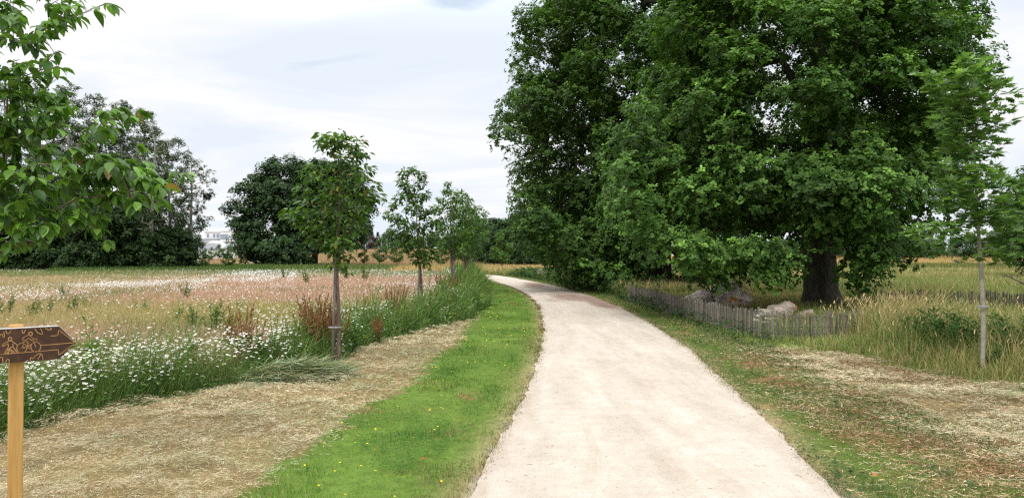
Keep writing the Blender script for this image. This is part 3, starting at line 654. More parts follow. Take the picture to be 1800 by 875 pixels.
# two rounded oaks in the middle distance
G3 = 'rounded dark oaks standing in the middle distance'
OB, OL = np.array([.030, .064, .022]), np.array([.080, .145, .042])
oakA = proto_tree('oak_tree', on(487, 120), [(.4, 0, 5.6), (2.5, 0, 7.0), (6, 0, 7.2), (10, .3, 7.0), (13, .4, 5.6), (15.5, 1.2, 4.4), (17.2, 1.8, 2.4)], 330, (.9, 1.6), 34, 6, .40, OB, OL, .6, 'broad dark oak at the far side of the daisy meadow, beside the white buildings', 'tree', G3, seed=12, gap=.25, inner=.4)
oakB = proto_tree('oak_tree', on(592, 126), [(3.4, 0, 3.6), (5, 0, 5.6), (8, 0, 6.4), (12, 0, 5.8), (15.5, -.6, 4.6), (17.8, -1.0, 2.8)], 280, (.9, 1.5), 34, 6, .40, OB, OL, .65, 'dark oak behind the nearest young cherry, trunk showing under its crown', 'tree', G3, seed=15, gap=.28, inner=.4)
place_copy(oakB, 553, 130, 2.4, (.8, .8, .9), 'slimmer dark oak squeezed between the two broad ones', G3)
# far hedgerow right of the cherry row and behind the oaks
G4 = 'far trees closing the field beyond the path'
HB, HL = np.array([.028, .060, .018]), np.array([.075, .13, .035])
far = proto_tree('far_tree', on(905, 128), [(.2, 0, 3.2), (2.0, 0, 4.0), (4.5, 0, 4.0), (7, 0, 2.8), (8.8, 0, .8)], 150, (.8, 1.3), 24, 6, .36, HB, HL, .3, 'far dark tree where the tan field ends, right of the bend', 'tree', G4, seed=21, gap=.2)
for px, d, rz, s, lb in [(868, 134, 1, .95, 'far dark tree directly behind the last young cherry'), (885, 126, 2.2, .85, 'lower far tree just left of the gap of sky by the tall oak'), (932, 120, 3.3, 1.0, 'far tree half hidden by the left side of the tall oak'), (960, 116, 4.2, 1.1, 'far tree seen under the left skirt of the tall oak'), (995, 122, 5, 1.1, 'far tree behind the lower left of the tall oak'), (848, 150, 2.8, 1.0, 'far dark tree showing between the cherries of the row'), (822, 160, .4, .8, 'low far tree behind the middle of the cherry row'), (1040, 118, .9, 1.2, 'far tree behind the middle of the tall oak')]:
    place_copy(far, px, d, rz, s, lb, G4)
G5 = 'hedgerow trees on the skyline right of the oaks'
far2 = proto_tree('hedgerow_tree', on(1745, 185), [(.2, 0, 3.4), (2.0, 0, 4.4), (4, 0, 3.6), (5.4, 0, 1.0)], 70, (.9, 1.5), 12, 5, .5, HB*1.1, HL*1.15, .3, 'hedgerow tree on the skyline right behind the pale sapling trunk', 'tree', G5, seed=23, gap=.2)
for i, (px, lb) in enumerate([(1290, 'hedgerow tree on the skyline above the grey stump'), (1330, 'hedgerow tree on the skyline left of the huge trunk, second'), (1372, 'hedgerow tree on the skyline nearer the huge trunk'), (1412, 'hedgerow tree on the skyline touching the left of the huge trunk'), (1455, 'hedgerow tree hidden mostly behind the huge trunk'), (1500, 'hedgerow tree on the skyline just right of the huge trunk'), (1545, 'hedgerow tree on the skyline, second right of the huge trunk'), (1590, 'hedgerow tree on the skyline, third right of the huge trunk'), (1640, 'hedgerow tree on the skyline, fourth right of the huge trunk'), (1695, 'hedgerow tree on the skyline left of the pale sapling trunk'), (1795, 'hedgerow tree on the skyline at the right edge'), (1240, 'hedgerow tree on the skyline between the two oaks')]):
    place_copy(far2, px, 185+8*math.sin(i*2.3), i*1.3, .85+.2*((i*37) % 5)/5, lb, G5)
tr_ = proto_tree('broadleaf_tree', on(1835, 46), [(1.0, 0, 1.6), (2.2, 0, 2.6), (4, 0, 2.9), (6, 0, 2.2), (7.6, 0, .6)], 170, (.5, .85), 34, 7, .16, OAKB*1.2, OAKL*1.25, .14, 'bright green tree beyond the sapling, cut by the right edge', 'tree', None, seed=31, gap=.25)
# left far field: purple tree, light trees, conifers, saplings
G6 = 'small light green trees standing in the pink field'
la = proto_tree('small_tree', on(668, 118), [(1.3, 0, .6), (2.2, 0, 1.6), (4, 0, 1.9), (5.4, 0, 1.0), (6.2, 0, .3)], 70, (.35, .65), 12, 6, .2, np.array([.06, .13, .025]), np.array([.15, .27, .05]), .09, 'small light green tree in the pink field, tallest of the three', 'tree', G6, seed=41, s=.75)
place_copy(la, 697, 116, 2, .68, 'small light green tree in the pink field, right of the tallest, by the cherry row', G6)
place_copy(la, 640, 128, 4, .52, 'tiny young tree in the pink field left of the light green pair', G6)
place_copy(la, 882, 92, 1, .78, 'small light green tree in front of the dark trees beyond the bend', G6)
place_copy(la, 961, 78, 3, .62, 'small light green tree in the tan grass left of the tall oak', G6)
place_copy(la, 744, 112, 3.4, .6, 'small light green tree peeping out behind the second cherry', G6)
place_copy(la, 776, 100, 5, .62, 'small light green tree between the second and third cherries', G6)
place_copy(la, 1776, 120, 5.5, .7, 'small light green tree in the far field at the right', G6)
G7 = 'thin saplings in the grass before the white buildings'
place_copy(la, 361, 96, 1.3, .42, 'thin sapling left of the other, below the white buildings', G7)
place_copy(la, 402, 92, 2.5, .46, 'thin sapling close to the broad dark oak', G7)
G8 = 'garden trees in front of the white buildings'
for px, s, lb in [(340, .8, 'garden tree at the left corner of the white buildings'), (360, .55, 'garden tree before the left white building, smallest'), (372, .75, 'garden tree before the middle of the white buildings'), (386, .9, 'garden tree beside the white gabled house'), (405, .85, 'bright garden tree before the right hand white building')]:
    place_copy(la, px, 190, px*.7, s*.72, lb, G8)
fb = proto_tree('field_edge_tree', on(655, 232), [(.1, 0, 4), (3, 0, 5), (6, 0, 4.2), (8, 0, 1.5)], 50, (1.3, 2.2), 10, 5, .8, np.array([.055, .025, .035]), np.array([.10, .045, .055]), .3, 'dark purple leaved tree at the top edge of the pink field', 'tree', None, seed=51, s=.5)
G9 = 'round green trees at the top edge of the pink field'
fg = proto_tree('field_edge_tree', on(628, 236), [(.1, 0, 4), (3, 0, 5), (6, 0, 4.2), (8, 0, 1.5)], 50, (1.3, 2.2), 10, 5, .8, HB*1.2, HL*1.2, .3, 'dark green tree at the top edge of the pink field, left of the purple tree', 'tree', G9, seed=52, s=.4)
for px, d, s, lb in [(612, 232, .4, 'green tree at the top edge of the pink field, behind the second dark oak'), (690, 228, .72, 'large green tree at the top edge of the pink field, above the light green pair'), (712, 232, .5, 'green tree at the top edge of the pink field right of the large one'), (735, 230, .5, 'green tree at the top edge of the pink field behind the second cherry'), (760, 232, .6, 'green tree at the top edge of the pink field behind the third cherry'), (790, 228, .6, 'green tree at the top edge of the pink field behind the fourth cherry'), (815, 230, .7, 'green tree farthest right along the top edge of the pink field')]:
    place_copy(fg, px, d, px, s, lb, G9)
G10 = 'dark conifers on the skyline'
def conifer():
    root = empty('conifer_tree', (*on(652, 262), float(height(*on(652, 262)))), 'tallest dark conifer on the skyline above the purple tree', 'tree', G10)
    mb = MB(); mb.tube([(0, 0, 0), (0, 0, 7), (0, 0, 14)], [.3, .2, .04], 8); mb.build('trunk', M['bark'], root)
    ml = MB(); n = 900
    z = rng.uniform(1.5, 13.6, n); a = rng.uniform(0, 6.28, n); R = (14-z)*.24*rng.uniform(.2, 1, n)**.5
    P = np.stack([R*np.cos(a), R*np.sin(a), z-R*.2], 1)
    place(ml, T_RH, P, np.stack([np.cos(a), np.sin(a), -.35+0*a], 1), np.array([[0, 0, 1.]]*n), 1.1*rng.uniform(.6, 1.2, n), np.array([.028, .05, .035])*rng.uniform(.6, 1.4, (n, 1)))
    ml.build('crown', M['leaf'], root); return root
con = conifer(); con.scale = (.6, .6, .68)
for px, s, lb in [(640, .78, 'dark conifer on the skyline just left of the tallest'), (628, .7, 'dark conifer on the skyline farthest left, by the second dark oak'), (664, .8, 'dark conifer on the skyline just right of the tallest'), (675, .68, 'dark conifer on the skyline farthest right')]:
    place_copy(con, px, 262, px, (s*.6, s*.6, s*.62), lb, G10)

# ------------------------------------------------------------------ grasses
def wedge(n, y0, y1, p, xl=-950/1300-.12, xr=950/1300+.12, clipx=None):
    """random ground points inside the viewed sector (plus a margin), density falling as distance**-p"""
    u = rng.uniform(size=n); k = 2-p
    y = (y0**k+u*(y1**k-y0**k))**(1/k) if abs(k) > 1e-6 else y0*np.exp(u*np.log(y1/y0))
    x = rng.uniform(xl, xr, n)*y+rng.uniform(-.6, .6, n)
    if clipx is not None:
        m = (x > clipx[0]) & (x < clipx[1]); x, y = x[m], y[m]
    return x, y
def P3(x, y): return np.stack([x, y, ground_rel(x, y)-.01], 1)
def vary(c, n, s=.18): return np.clip(np.broadcast_to(c, (n, 3))*np.exp(rng.normal(0, s, n))[:, None], 0, .95)
def pick(wt): 
    c = np.cumsum(wt, 1); return (rng.uniform(size=len(wt))[:, None]*c[:, -1:] > c).sum(1)
# left meadow
x, y = wedge(520000, 5, 105, 1.25, xr=.05)
m = (zones(x, y) == 0) & (x < weedE(np.minimum(y, 66))-.5*bw(y)); x, y = x[m], y[m]; n = len(x)
wt = meadow_cols(x, y); k = pick(wt)
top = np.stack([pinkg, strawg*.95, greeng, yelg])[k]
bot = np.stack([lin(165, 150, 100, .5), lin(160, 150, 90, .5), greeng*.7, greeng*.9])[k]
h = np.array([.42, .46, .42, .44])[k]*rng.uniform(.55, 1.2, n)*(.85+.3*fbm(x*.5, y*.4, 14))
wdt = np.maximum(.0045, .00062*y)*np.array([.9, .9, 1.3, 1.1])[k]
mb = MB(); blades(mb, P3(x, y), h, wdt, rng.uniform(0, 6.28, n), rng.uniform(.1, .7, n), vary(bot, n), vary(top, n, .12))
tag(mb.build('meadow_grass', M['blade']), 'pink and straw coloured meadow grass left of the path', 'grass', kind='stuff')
# daisies in the meadow
def pxpy(x, y, z=.42): return CX+x/y*F, HY+(CAMZ-z)/y*F
x, y = wedge(330000, 6, 75, .9, xr=.0)
m = (zones(x, y) == 0); x, y = x[m], y[m]
a, b = pxpy(x, y)
nn = fbm(x*.16, y*.09, 33, 3); n2 = fbm(x*.7, y*.35, 35, 3)
band = lambda c, s: np.exp(-((b-c)/s)**2)
dn = .05+1.2*band(517-.075*a, 10+.010*a)*(a < 520)*sstep(.32, .52, n2)+.5*band(482-.012*(a-300), 5)*sstep(290, 420, a)*sstep(.25, .45, n2)+.5*band(496, 6)*sstep(100, 300, a)*sstep(.4, .6, n2)
dn += .35*band(478, 6)*sstep(620, 660, a)
dn += .22*band(537, 8)*sstep(.5, .65, n2)
dn += .5*sstep(566, 600, b-.0*a+30*(nn-.5)+.05*(a-300)*(a > 300)+.07*(300-a)*(a < 300)*0)*sstep(.36, .52, n2)*(1-sstep(500, 560, a))*1.0
dn += .25*sstep(535, 575, b)*sstep(400, 470, a)*sstep(.4, .6, n2)
dn *= (.35+1.0*sstep(.38, .6, nn))*np.where(b < 492, .75, 1)
m = rng.uniform(size=len(x)) < dn*.62*np.interp(y, [8, 20, 40, 70], [1.5, 1.1, .55, .28]); x, y = x[m], y[m]; n = len(x)
z = ground_rel(x, y)+rng.uniform(.30, .5, n)
def daisies(mbp, mbc, mbs, x, y, z, r):
    n = len(x); O = np.stack([x, y, z], 1)
    zn = nz(np.array([0, -.15, 1.])+rdir(n)*.38); yd = nz(np.cross(zn, rdir(n)))
    place(mbp, T_HX, O, yd, zn, r, vary(np.array([.78, .78, .76]), n, .08))
    nr = y < 20
    if nr.any():
        place(mbc, T_HX, (O+zn*.005)[nr], yd[nr], zn[nr], (np.broadcast_to(r, n)*.33)[nr], vary(np.array([.62, .42, .03]), nr.sum(), .1))
        b_ = O[nr].copy(); g_ = ground_rel(b_[:, 0], b_[:, 1]); L_ = b_[:, 2]-g_; b_[:, 2] = g_
        off = rng.normal(0, .05, (nr.sum(), 2)); b_[:, :2] += off
        s = np.array([1., 0, 0])*.0022
        V = np.stack([b_-s, b_+s, O[nr]], 1).reshape(-1, 3); i = np.arange(nr.sum())*3
        mbs.add(V, [np.stack([i, i+1, i+2], 1)], np.array([.07, .13, .03]))
dp, dc, ds = MB(), MB(), MB()
daisies(dp, dc, ds, x, y, z, np.maximum(.019, .00056*y)*rng.uniform(.8, 1.15, n))
# weed border: dense leafy growth with daisies on top
x, y = wedge(330000, 4.0, 66, 1.25, xl=-1.1, xr=.03)
we = weedE(y); m = (x < we+.02) & (x > we-1.25*bw(y)*rng.uniform(.5, 1, len(x))); x, y, we = x[m], y[m], we[m]; n = len(x)
inn = np.clip((we-x)/(.45*bw(y)), 0, 1); nn = fbm(x*1.1, y*.8, 51, 3)
h = (.16+.54*inn)*(.2+1.5*sstep(.22, .75, fbm(x*1.9, y*1.3, 57, 3)))*rng.uniform(.5, 1.25, n)*np.interp(y, [4, 9, 14, 25, 50, 66], [.92, .85, .95, 1.25, 1.4, 1.2])
gg = np.stack([lin(98, 135, 66, .55), lin(135, 168, 82, .6), lin(172, 180, 112, .62), lin(180, 150, 100, .6)])
kk = pick(np.stack([1.2+0*x, .9+1.0*nn, .35+.5*nn, .12+.25*(vn(x*1.5, y, 3) > .6)], 1))
mb = MB(); blades(mb, P3(x, y), h, np.maximum(.005, .0006*y)*rng.uniform(.7, 1.8, n), rng.uniform(-1.9, 1.6, n), rng.uniform(.15, .95, n), vary(gg[0]*1.05, n), vary(gg[kk]*1.12, n, .28))
# leaves on the weeds
x, y = wedge(200000, 4.0, 60, 1.3, xl=-1.1, xr=.03)
we = weedE(y); m = (x < we-.05) & (x > we-1.1*bw(y)); x, y, we = x[m], y[m], we[m]; n = len(x)
nn = .1+.9*fbm(x*1.9, y*1.3, 57, 3); inn = np.clip((we-x)/(.45*bw(y)), 0, 1)
z = ground_rel(x, y)+rng.uniform(.03, .95, n)*(.2+.45*inn)*(.55+.9*nn)*np.interp(y, [4, 14, 25, 50], [.95, .95, 1.15, 1.3])
az = rng.uniform(0, 6.28, n)
place(mb, T_LN, np.stack([x, y, z], 1), np.stack([np.cos(az), np.sin(az), rng.uniform(-.2, 1.1, n)], 1), nz(np.array([0, 0, 1.])+rdir(n)*.3), np.maximum(.06, .006*y)*rng.uniform(.5, 1.5, n), vary(np.stack([lin(108, 152, 76, .6), lin(160, 192, 104, .66)])[(rng.uniform(size=n) > .5).astype(int)], n, .22))
tag(mb.build('weed_border', M['blade']), 'tangled green weeds and grasses along the mown strip left of the path', 'weeds', kind='stuff')
x, y = wedge(330000, 4.2, 62, 1.15, xl=-1.1, xr=.03)
we = weedE(y); m = (x < we-.08) & (x > we-1.45*bw(y)); x, y, we = x[m], y[m], we[m]
nn = fbm(x*.9, y*.6, 61, 3); inn = np.clip((we-x)/(.5*bw(y)), 0, 1)
pr_ = (.05+.85*sstep(.43, .56, nn))*(.35+.9*sstep(.35, .6, fbm(x*2.4, y*2.0, 66, 3)))*(.06+.94*inn**1.5)*np.interp(y, [4, 9, 10.2, 11, 12, 16, 24, 60], [1, 1, .8, .5, 1.3, .9, .5, .25])
m = rng.uniform(size=len(x)) < pr_; x, y, inn = x[m], y[m], inn[m]; n = len(x)
z = ground_rel(x, y)+(.12+.40*inn)*rng.uniform(.55, 1.2, n)*np.interp(y, [4, 14, 25, 50], [.95, 1, 1.2, 1.3])
daisies(dp, dc, ds, x, y, z, np.maximum(.0185, .0007*y)*rng.uniform(.65, 1.15, n))
dd = dp.build('daisies', M['petal']); tag(dd, 'white daisies flowering through the meadow and its border', 'daisies', kind='stuff')
tag(dc.build('daisy_centres', M['petal']), 'yellow middles of the near daisies', 'daisies', kind='stuff')
tag(ds.build('daisy_stems', M['blade']), 'thin green stems of the near daisies', 'daisies', kind='stuff')

# mown hay lying on both verges
def litter(mb, x, y, ln, wd, cols, lift=.02, dirbias=None, zadd=0):
    n = len(x); az = rng.uniform(0, 6.28, n) if dirbias is None else rng.normal(dirbias, .7, n)
    P = P3(x, y); P[:, 2] += .012+rng.uniform(0, 1, n)**2*lift+zadd
    d = np.stack([np.cos(az), np.sin(az), rng.normal(0, .16, n)], 1); s = np.stack([-np.sin(az), np.cos(az), rng.normal(0, .5, n)], 1)
    c2 = nz(d+s*rng.normal(0, .5, (n, 1)))
    a_ = P; b_ = P+d*ln[:, None]*.5; c_ = b_+c2*ln[:, None]*.5
    s = s*wd[:, None]*.5
    V = np.stack([a_-s, a_+s, b_-s, b_+s, c_], 1).reshape(-1, 3); i = np.arange(n)*5
    mb.add(V, [np.stack([i, i+1, i+3, i+2], 1), np.stack([i+2, i+3, i+4], 1)], np.repeat(cols, 5, 0))
haycols = np.stack([lin(226, 208, 172, .86), lin(214, 186, 148, .78), lin(190, 194, 152, .78), lin(158, 120, 96, .55), lin(236, 228, 200, .88), lin(148, 168, 112, .68)])
def haylitter(n0, zid_, name, label, xl, xr, ymax, extra=None):
    x, y = wedge(n0, 4.0, ymax, 1.6, xl=xl, xr=xr)
    zz = zones(x+rng.normal(0, .10 if zid_ == 2 else .38, len(x)), y+rng.normal(0, .12, len(x))); m = (zz == zid_) & ((zid_ == 2) | (x > pathR(y)+.3))
    x, y = x[m], y[m]
    if zid_ == 2:
        we = weedE(y); keep = x > we-.1; x, y = x[keep], y[keep]
    cl_ = fbm(x*3.2+y*1.2, y*2.6, 171, 3); m = rng.uniform(size=len(x)) < (.52 if zid_ == 2 else .36)+1.0*sstep(.36, .56, cl_); x, y, cl_ = x[m], y[m], cl_[m]
    n = len(x); nn = fbm(x*.9, y*.6, 71, 3); n2 = fbm(x*3, y*3, 73, 2)
    gr = sstep(.8, .1, x-np.interp(y, [4, 10, 20], [-2.0, -1.5, -1.1])+1.0) if zid_ == 6 else sstep(-1.3, -.1, x-hayE(y))*sstep(.35, .6, fbm(x*1.6, y*1.2, 79, 3))*2.2
    n3 = fbm(x*6, y*6, 76, 2)
    dk = sstep(.40, .56, fbm(x*1.3, y*.9, 175, 3))[:, None]
    wt = np.stack([.9+nn, .8+0*x, .4+1.6*sstep(.45, .65, n2)+gr, .16+1.5*sstep(.58, .7, nn)+3.0*sstep(.72, .8, n3), .7*np.ones(n), .10+1.0*sstep(.6, .72, 1-nn)+gr], 1)
    c = vary(haycols[pick(wt)], n, .16)*(1-(1-dk)*np.array([.26, .30, .34])) if zid_ == 6 else vary(haycols[pick(wt)], n, .16)*(1-(1-dk)*np.array([.15, .16, .2]))
    mb = MB(); litter(mb, x, y, rng.uniform(.015, .085, n)*np.interp(y, [4, 20], [.85, 1.5]), np.maximum(.0016, .00036*y)*rng.uniform(.6, 1.4, n), c, lift=.04, zadd=.055*sstep(.42, .7, cl_))
    tag(mb.build(name, M['dry']), label, 'hay', kind='stuff')
haylitter(520000, 2, 'mown_hay', 'dry mown hay lying on the left verge beside the weeds', -1.0, .05, 24)
haylitter(460000, 6, 'mown_hay', 'dry mown hay lying on the right verge below the tall grass', .3, .95, 14)
# lawn strip, left
def lawnfn(n0, zid_, y1, name, label, xl, xr, cols, wtf, hr, extra_w=1.0, straw=None):
    x, y = wedge(n0, 4.0, y1, 1.45, xl=xl, xr=xr)
    jx = rng.normal(0, .045, len(x))
    zz = zones(x+jx, y); m = zz == zid_; x, y = x[m], y[m]; n = len(x)
    c = cols[pick(wtf(x, y))]
    if zid_ == 3:
        pa = sstep(.42, .62, fbm(x*1.5+5, y*.55, 131, 3))[:, None]; pb = sstep(.5, .62, fbm(x*3.1, y*1.7, 133, 3))[:, None]
        c = c*(1-pa*np.array([-.16, .06, -.25]))*(1-.22*pb)
    h = hr(x, y)*rng.uniform(.5, 1.3, n)
    mb = MB(); blades(mb, P3(x, y), h, np.maximum(.0032, .0006*y)*rng.uniform(.8, 1.5, n)*extra_w, rng.uniform(0, 6.28, n), rng.uniform(.1, 1, n), vary(c*.75, n, .15), vary(c, n, .15), segs=1)
    o = mb.build(name, M['blade']); tag(o, label, 'grass', kind='stuff'); return o
lc = np.stack([lin(104, 172, 48, .62), lin(140, 186, 68, .64), lin(180, 178, 105, .62), lin(222, 190, 142, .68), lin(62, 145, 50, .50)])
def lw(x, y):
    e = pathL(y)-x; n1 = fbm(x*1.2, y*.7, 81, 3); n2 = fbm(x*.5, y*.3, 83, 2)
    e2 = x-hayE(y)
    st = np.clip(np.exp(-(e/np.interp(y, [4, 8, 14, 24], [.55, .42, .26, .14]))**2)*(.4+1.2*sstep(.3, .65, fbm(x*2.5, y*1.6, 87, 3)))+.7*sstep(.6, .72, fbm(x*2, y*1.3, 89, 3)), 0, 1)
    return np.stack([1.3*(1-st)+.1, .8+0*x, .35+1.1*sstep(.5, .65, n1)+.8*st+1.1*(e2 < .25), .05+1.6*st*sstep(.3, .6, n1)+.6*(e2 < .15), (.15+2.6*sstep(.50, .60, 1-n1))*(1-st)*(y < 14)+.1], 1)
lawnfn(330000, 3, 66, 'lawn_grass', 'bright green mown grass strip along the left side of the path', -.5, .1, lc, lw, lambda x, y: .028+.05*sstep(.4, .75, fbm(x*2.6, y*1.8, 5, 3)), 1.1)
# clover leaves among the lawn
x, y = wedge(60000, 4.2, 16, 1.5, xl=-.5, xr=.08); m = zones(x, y) == 3; x, y = x[m], y[m]
nn = fbm(x*1.2, y*.7, 81, 3); m = (nn < .5) & (pathL(y)-x > .35) | (rng.uniform(size=len(x)) < .12); x, y = x[m], y[m]; n = len(x)
mb = MB(); P = P3(x, y); P[:, 2] += rng.uniform(.03, .06, n); az = rng.uniform(0, 6.28, n)
place(mb, T_OB, P, np.stack([np.cos(az), np.sin(az), .1*az*0+.1], 1), nz(np.array([0, 0, 1.])+rdir(n)*.35), rng.uniform(.012, .024, n), vary(lin(80, 150, 48, .5), n, .2))
tag(mb.build('clover', M['blade']), 'clover leaves spread through the green grass strip', 'clover', kind='stuff')
# verge right of the path
rc = np.stack([lin(125, 158, 80, .58), lin(165, 178, 105, .6), lin(212, 188, 138, .65), lin(182, 138, 112, .6), lin(88, 130, 75, .5)])
def rw(x, y):
    e = x-pathR(y)+.0*y; rp = np.zeros(len(x))
    for cx_, cy_, rx_, ry_ in [(3.75, 11.0, .35, .9), (3.45, 9.3, .3, .5), (3.55, 7.6, .35, .55), (3.35, 6.5, .45, .45), (2.95, 6.6, .2, .3), (3.7, 5.6, .35, .35), (4.0, 8.3, .3, .5)]:
        rp = np.maximum(rp, np.exp(-((x-cx_)/rx_)**2-((y-cy_)/ry_)**2))
    rp = rp*sstep(.3, .55, fbm(x*5, y*4, 98, 3))
    n1 = fbm(x*2.6, y*1.8, 91, 4); n2 = fbm(x*1.6, y*1.3, 93, 4)
    te = tallE(y)-x
    return np.stack([.9+1.2*np.exp(-(e/.5)**2), .7+.6*n1+.8*np.exp(-(e/.5)**2), .35+1.3*sstep(.5, .68, n1)*(y < 26)*sstep(.2, .7, e), .06+4.5*sstep(.56, .66, n2)*sstep(.55, .9, e)*(1-sstep(1.6, 2.2, e))*(y < 13)*.4+9*rp, .45+1.4*sstep(.5, .62, 1-n1)+1.5*sstep(13, 15, y)*np.exp(-(te/.4)**2)], 1)
lawnfn(800000, 5, 78, 'verge_grass', 'patchy green and brown grass verge along the right side of the path', -.15, .95, rc, rw, lambda x, y: .03+.05*sstep(.4, .7, fbm(x*2.2, y*1.6, 94, 3))+.10*np.exp(-np.maximum(tallE(y)-x, 0)/.25)*(y > 12.5), 1.1)
x, y = wedge(260000, 4.0, 17, 1.5, xl=.1, xr=.95); zz = zones(x, y); m = (zz == 5); x, y = x[m], y[m]
nn = fbm(x*1.2, y*.9, 95, 3); rpl = np.zeros(len(x))
for cx_, cy_, rx_, ry_ in [(3.75, 11.0, .35, .9), (3.45, 9.3, .3, .5), (3.55, 7.6, .35, .55), (3.35, 6.5, .45, .45), (2.95, 6.6, .2, .3), (3.7, 5.6, .35, .35), (4.0, 8.3, .3, .5)]:
    rpl = np.maximum(rpl, np.exp(-((x-cx_)/rx_)**2-((y-cy_)/ry_)**2))
m = rng.uniform(size=len(x)) < (.35+1.0*sstep(.45, .6, nn)+rpl)*(.25+.75*sstep(.3, .8, x-pathR(y))); x, y, rpl = x[m], y[m], rpl[m]; n = len(x)
mb = MB(); litter(mb, x, y, rng.uniform(.02, .09, n), rng.uniform(.002, .005, n), np.array([1, 1, 1.])*(1-rpl[:, None]*np.array([.35, .52, .58]))*vary(np.concatenate([haycols, haycols[[3, 1]]])[rng.integers(0, 8, n)]*np.array([.92, .84, .76]), n, .2), lift=.03)
tag(mb.build('grass_clippings', M['dry']), 'dry clippings on the patchy verge right of the path', 'clippings', kind='stuff')
# broad plantain and weed leaves flat on the right verge
for zz_ in (2,):
    x, y = wedge(150000, 4.0, 22, 1.5, xl=-.9, xr=.05); q = hayE(y)-x; m = (zones(x, y) == 2) & (rng.uniform(size=len(x)) < .5*np.exp(-q/.3)+.3*sstep(.56, .72, fbm(x*2, y*2, 88, 3))); x, y = x[m], y[m]; n = len(x)
    mb = MB(); blades(mb, P3(x, y), rng.uniform(.02, .06, n), np.maximum(.0032, .0006*y), rng.uniform(0, 6.28, n), rng.uniform(.2, 1, n), vary(lc[0]*.8, n), vary(lc[rng.integers(0, 3, n)], n), segs=1)
    tag(mb.build('regrowing_grass', M['blade']), 'green tufts growing back through the left mown hay', 'grass', kind='stuff')
x, y = wedge(150000, 4.0, 16, 1.5, xl=.2, xr=.9); m = (zones(x, y) == 6) & (rng.uniform(size=len(x)) < .45*np.exp(-(x-mixE(y))/.4)*sstep(.4, .6, fbm(x*3, y*2, 86, 3))+.35*sstep(.56, .70, fbm(x*1.8, y*1.6, 85, 3))); x, y = x[m], y[m]; n = len(x)
mb = MB(); blades(mb, P3(x, y), rng.uniform(.03, .085, n), np.maximum(.0032, .0006*y), rng.uniform(0, 6.28, n), rng.uniform(.2, 1, n), vary(rc[0]*.85, n), vary(rc[rng.integers(0, 2, n)], n), segs=1)
tag(mb.build('regrowing_grass', M['blade']), 'green tufts growing back through the right mown hay', 'grass', kind='stuff')
x, y = wedge(26000, 4.0, 16, 1.5, xl=.1, xr=.9); m = (zones(x, y) == 5); x, y = x[m], y[m]; n1 = fbm(x*1.4, y*.8, 97, 3)
m = (n1 > .50) & (rng.uniform(size=len(x)) < .8); x, y = x[m], y[m]; n = len(x); az = rng.uniform(0, 6.28, n)
mb = MB(); P = P3(x, y); P[:, 2] += rng.uniform(.015, .05, n)
place(mb, T_OB, P, np.stack([np.cos(az), np.sin(az), .3+0*az], 1), nz(np.array([0, 0, 1.])+rdir(n)*.3), rng.uniform(.02, .045, n), vary(lin(85, 125, 62, .45), n, .22))
tag(mb.build('low_weeds', M['blade']), 'low flat leafed weeds on the verge right of the path', 'weeds', kind='stuff')
# tufts spilling over both path edges
mb = MB()
for fn, sgn in ((pathL, -1), (pathR, 1)):
    n = 9000; y = 4+rng.uniform(size=n)**1.7*40; cl = fbm(y*1.6, y*0+sgn, 99, 3); y = y[cl > .42]; n = len(y)
    x = fn(y)+sgn*rng.normal(.0, .05, n)
    P = P3(x, y); P[:, 2] += .012
    cc = np.stack([lin(125, 145, 75, .5), lin(200, 175, 120, .58), lin(150, 120, 80, .5)])[rng.integers(0, 3, n)]
    blades(mb, P, rng.uniform(.02, .055, n), np.maximum(.003, .0006*y), rng.uniform(0, 6.28, n), rng.uniform(.4, 1, n), vary(cc*.8, n), vary(cc, n), segs=1)
tag(mb.build('edge_grass', M['blade']), 'sparse grass spilling over both edges of the sandy path', 'grass', kind='stuff')
# yellow flowers on the lawn
x, y = wedge(900, 4.5, 24, 1.1, xl=-.4, xr=.3); m = ((zones(x, y) == 3) & (fbm(x*.8, y*.4, 5, 3) > .42)) | ((zones(x, y) == 5) & (rng.uniform(size=len(x)) < .4)); x, y = x[m], y[m]; n = len(x)
mb = MB(); P = P3(x, y); P[:, 2] += .065
place(mb, T_HX, P, np.stack([np.ones(n), 0*x, 0*x], 1), nz(np.array([0, 0, 1.])+rdir(n)*.4), np.maximum(.009, .0010*y), vary(np.array([.75, .58, .03]), n, .1))
tag(mb.build('yellow_flowers', M['petal']), 'small yellow flowers dotted over the mown green grass', 'flowers', kind='stuff')
# grit and small leaves on the path
x, y = wedge(9000, 4.2, 40, 1.5, xl=-.1, xr=.5); m = zones(x, y) == 4; x, y = x[m], y[m]; n = len(x)
mb = MB(); az = rng.uniform(0, 6.28, n); P = np.stack([x, y, 0*x+.044], 1); uu_ = (x-pathL(y))/(pathR(y)-pathL(y)); P[:, 2] = .017+.03*(1-(2*uu_-1)**2)+.003
sm = np.maximum(.004, .0006*y)*rng.uniform(.4, 1.5, n)
place(mb, T_RH, P, np.stack([np.cos(az), np.sin(az), 0*az], 1), nz(np.array([0, 0, 1.])+rdir(n)*.3), sm, vary(np.stack([lin(120, 95, 75, .6), lin(215, 205, 190, .65), lin(160, 140, 120, .6)])[rng.integers(0, 3, n)], n, .2))
tag(mb.build('path_grit', M['dry']), 'grit and crumbs of dry leaf scattered on the sandy path', 'grit', kind='stuff')

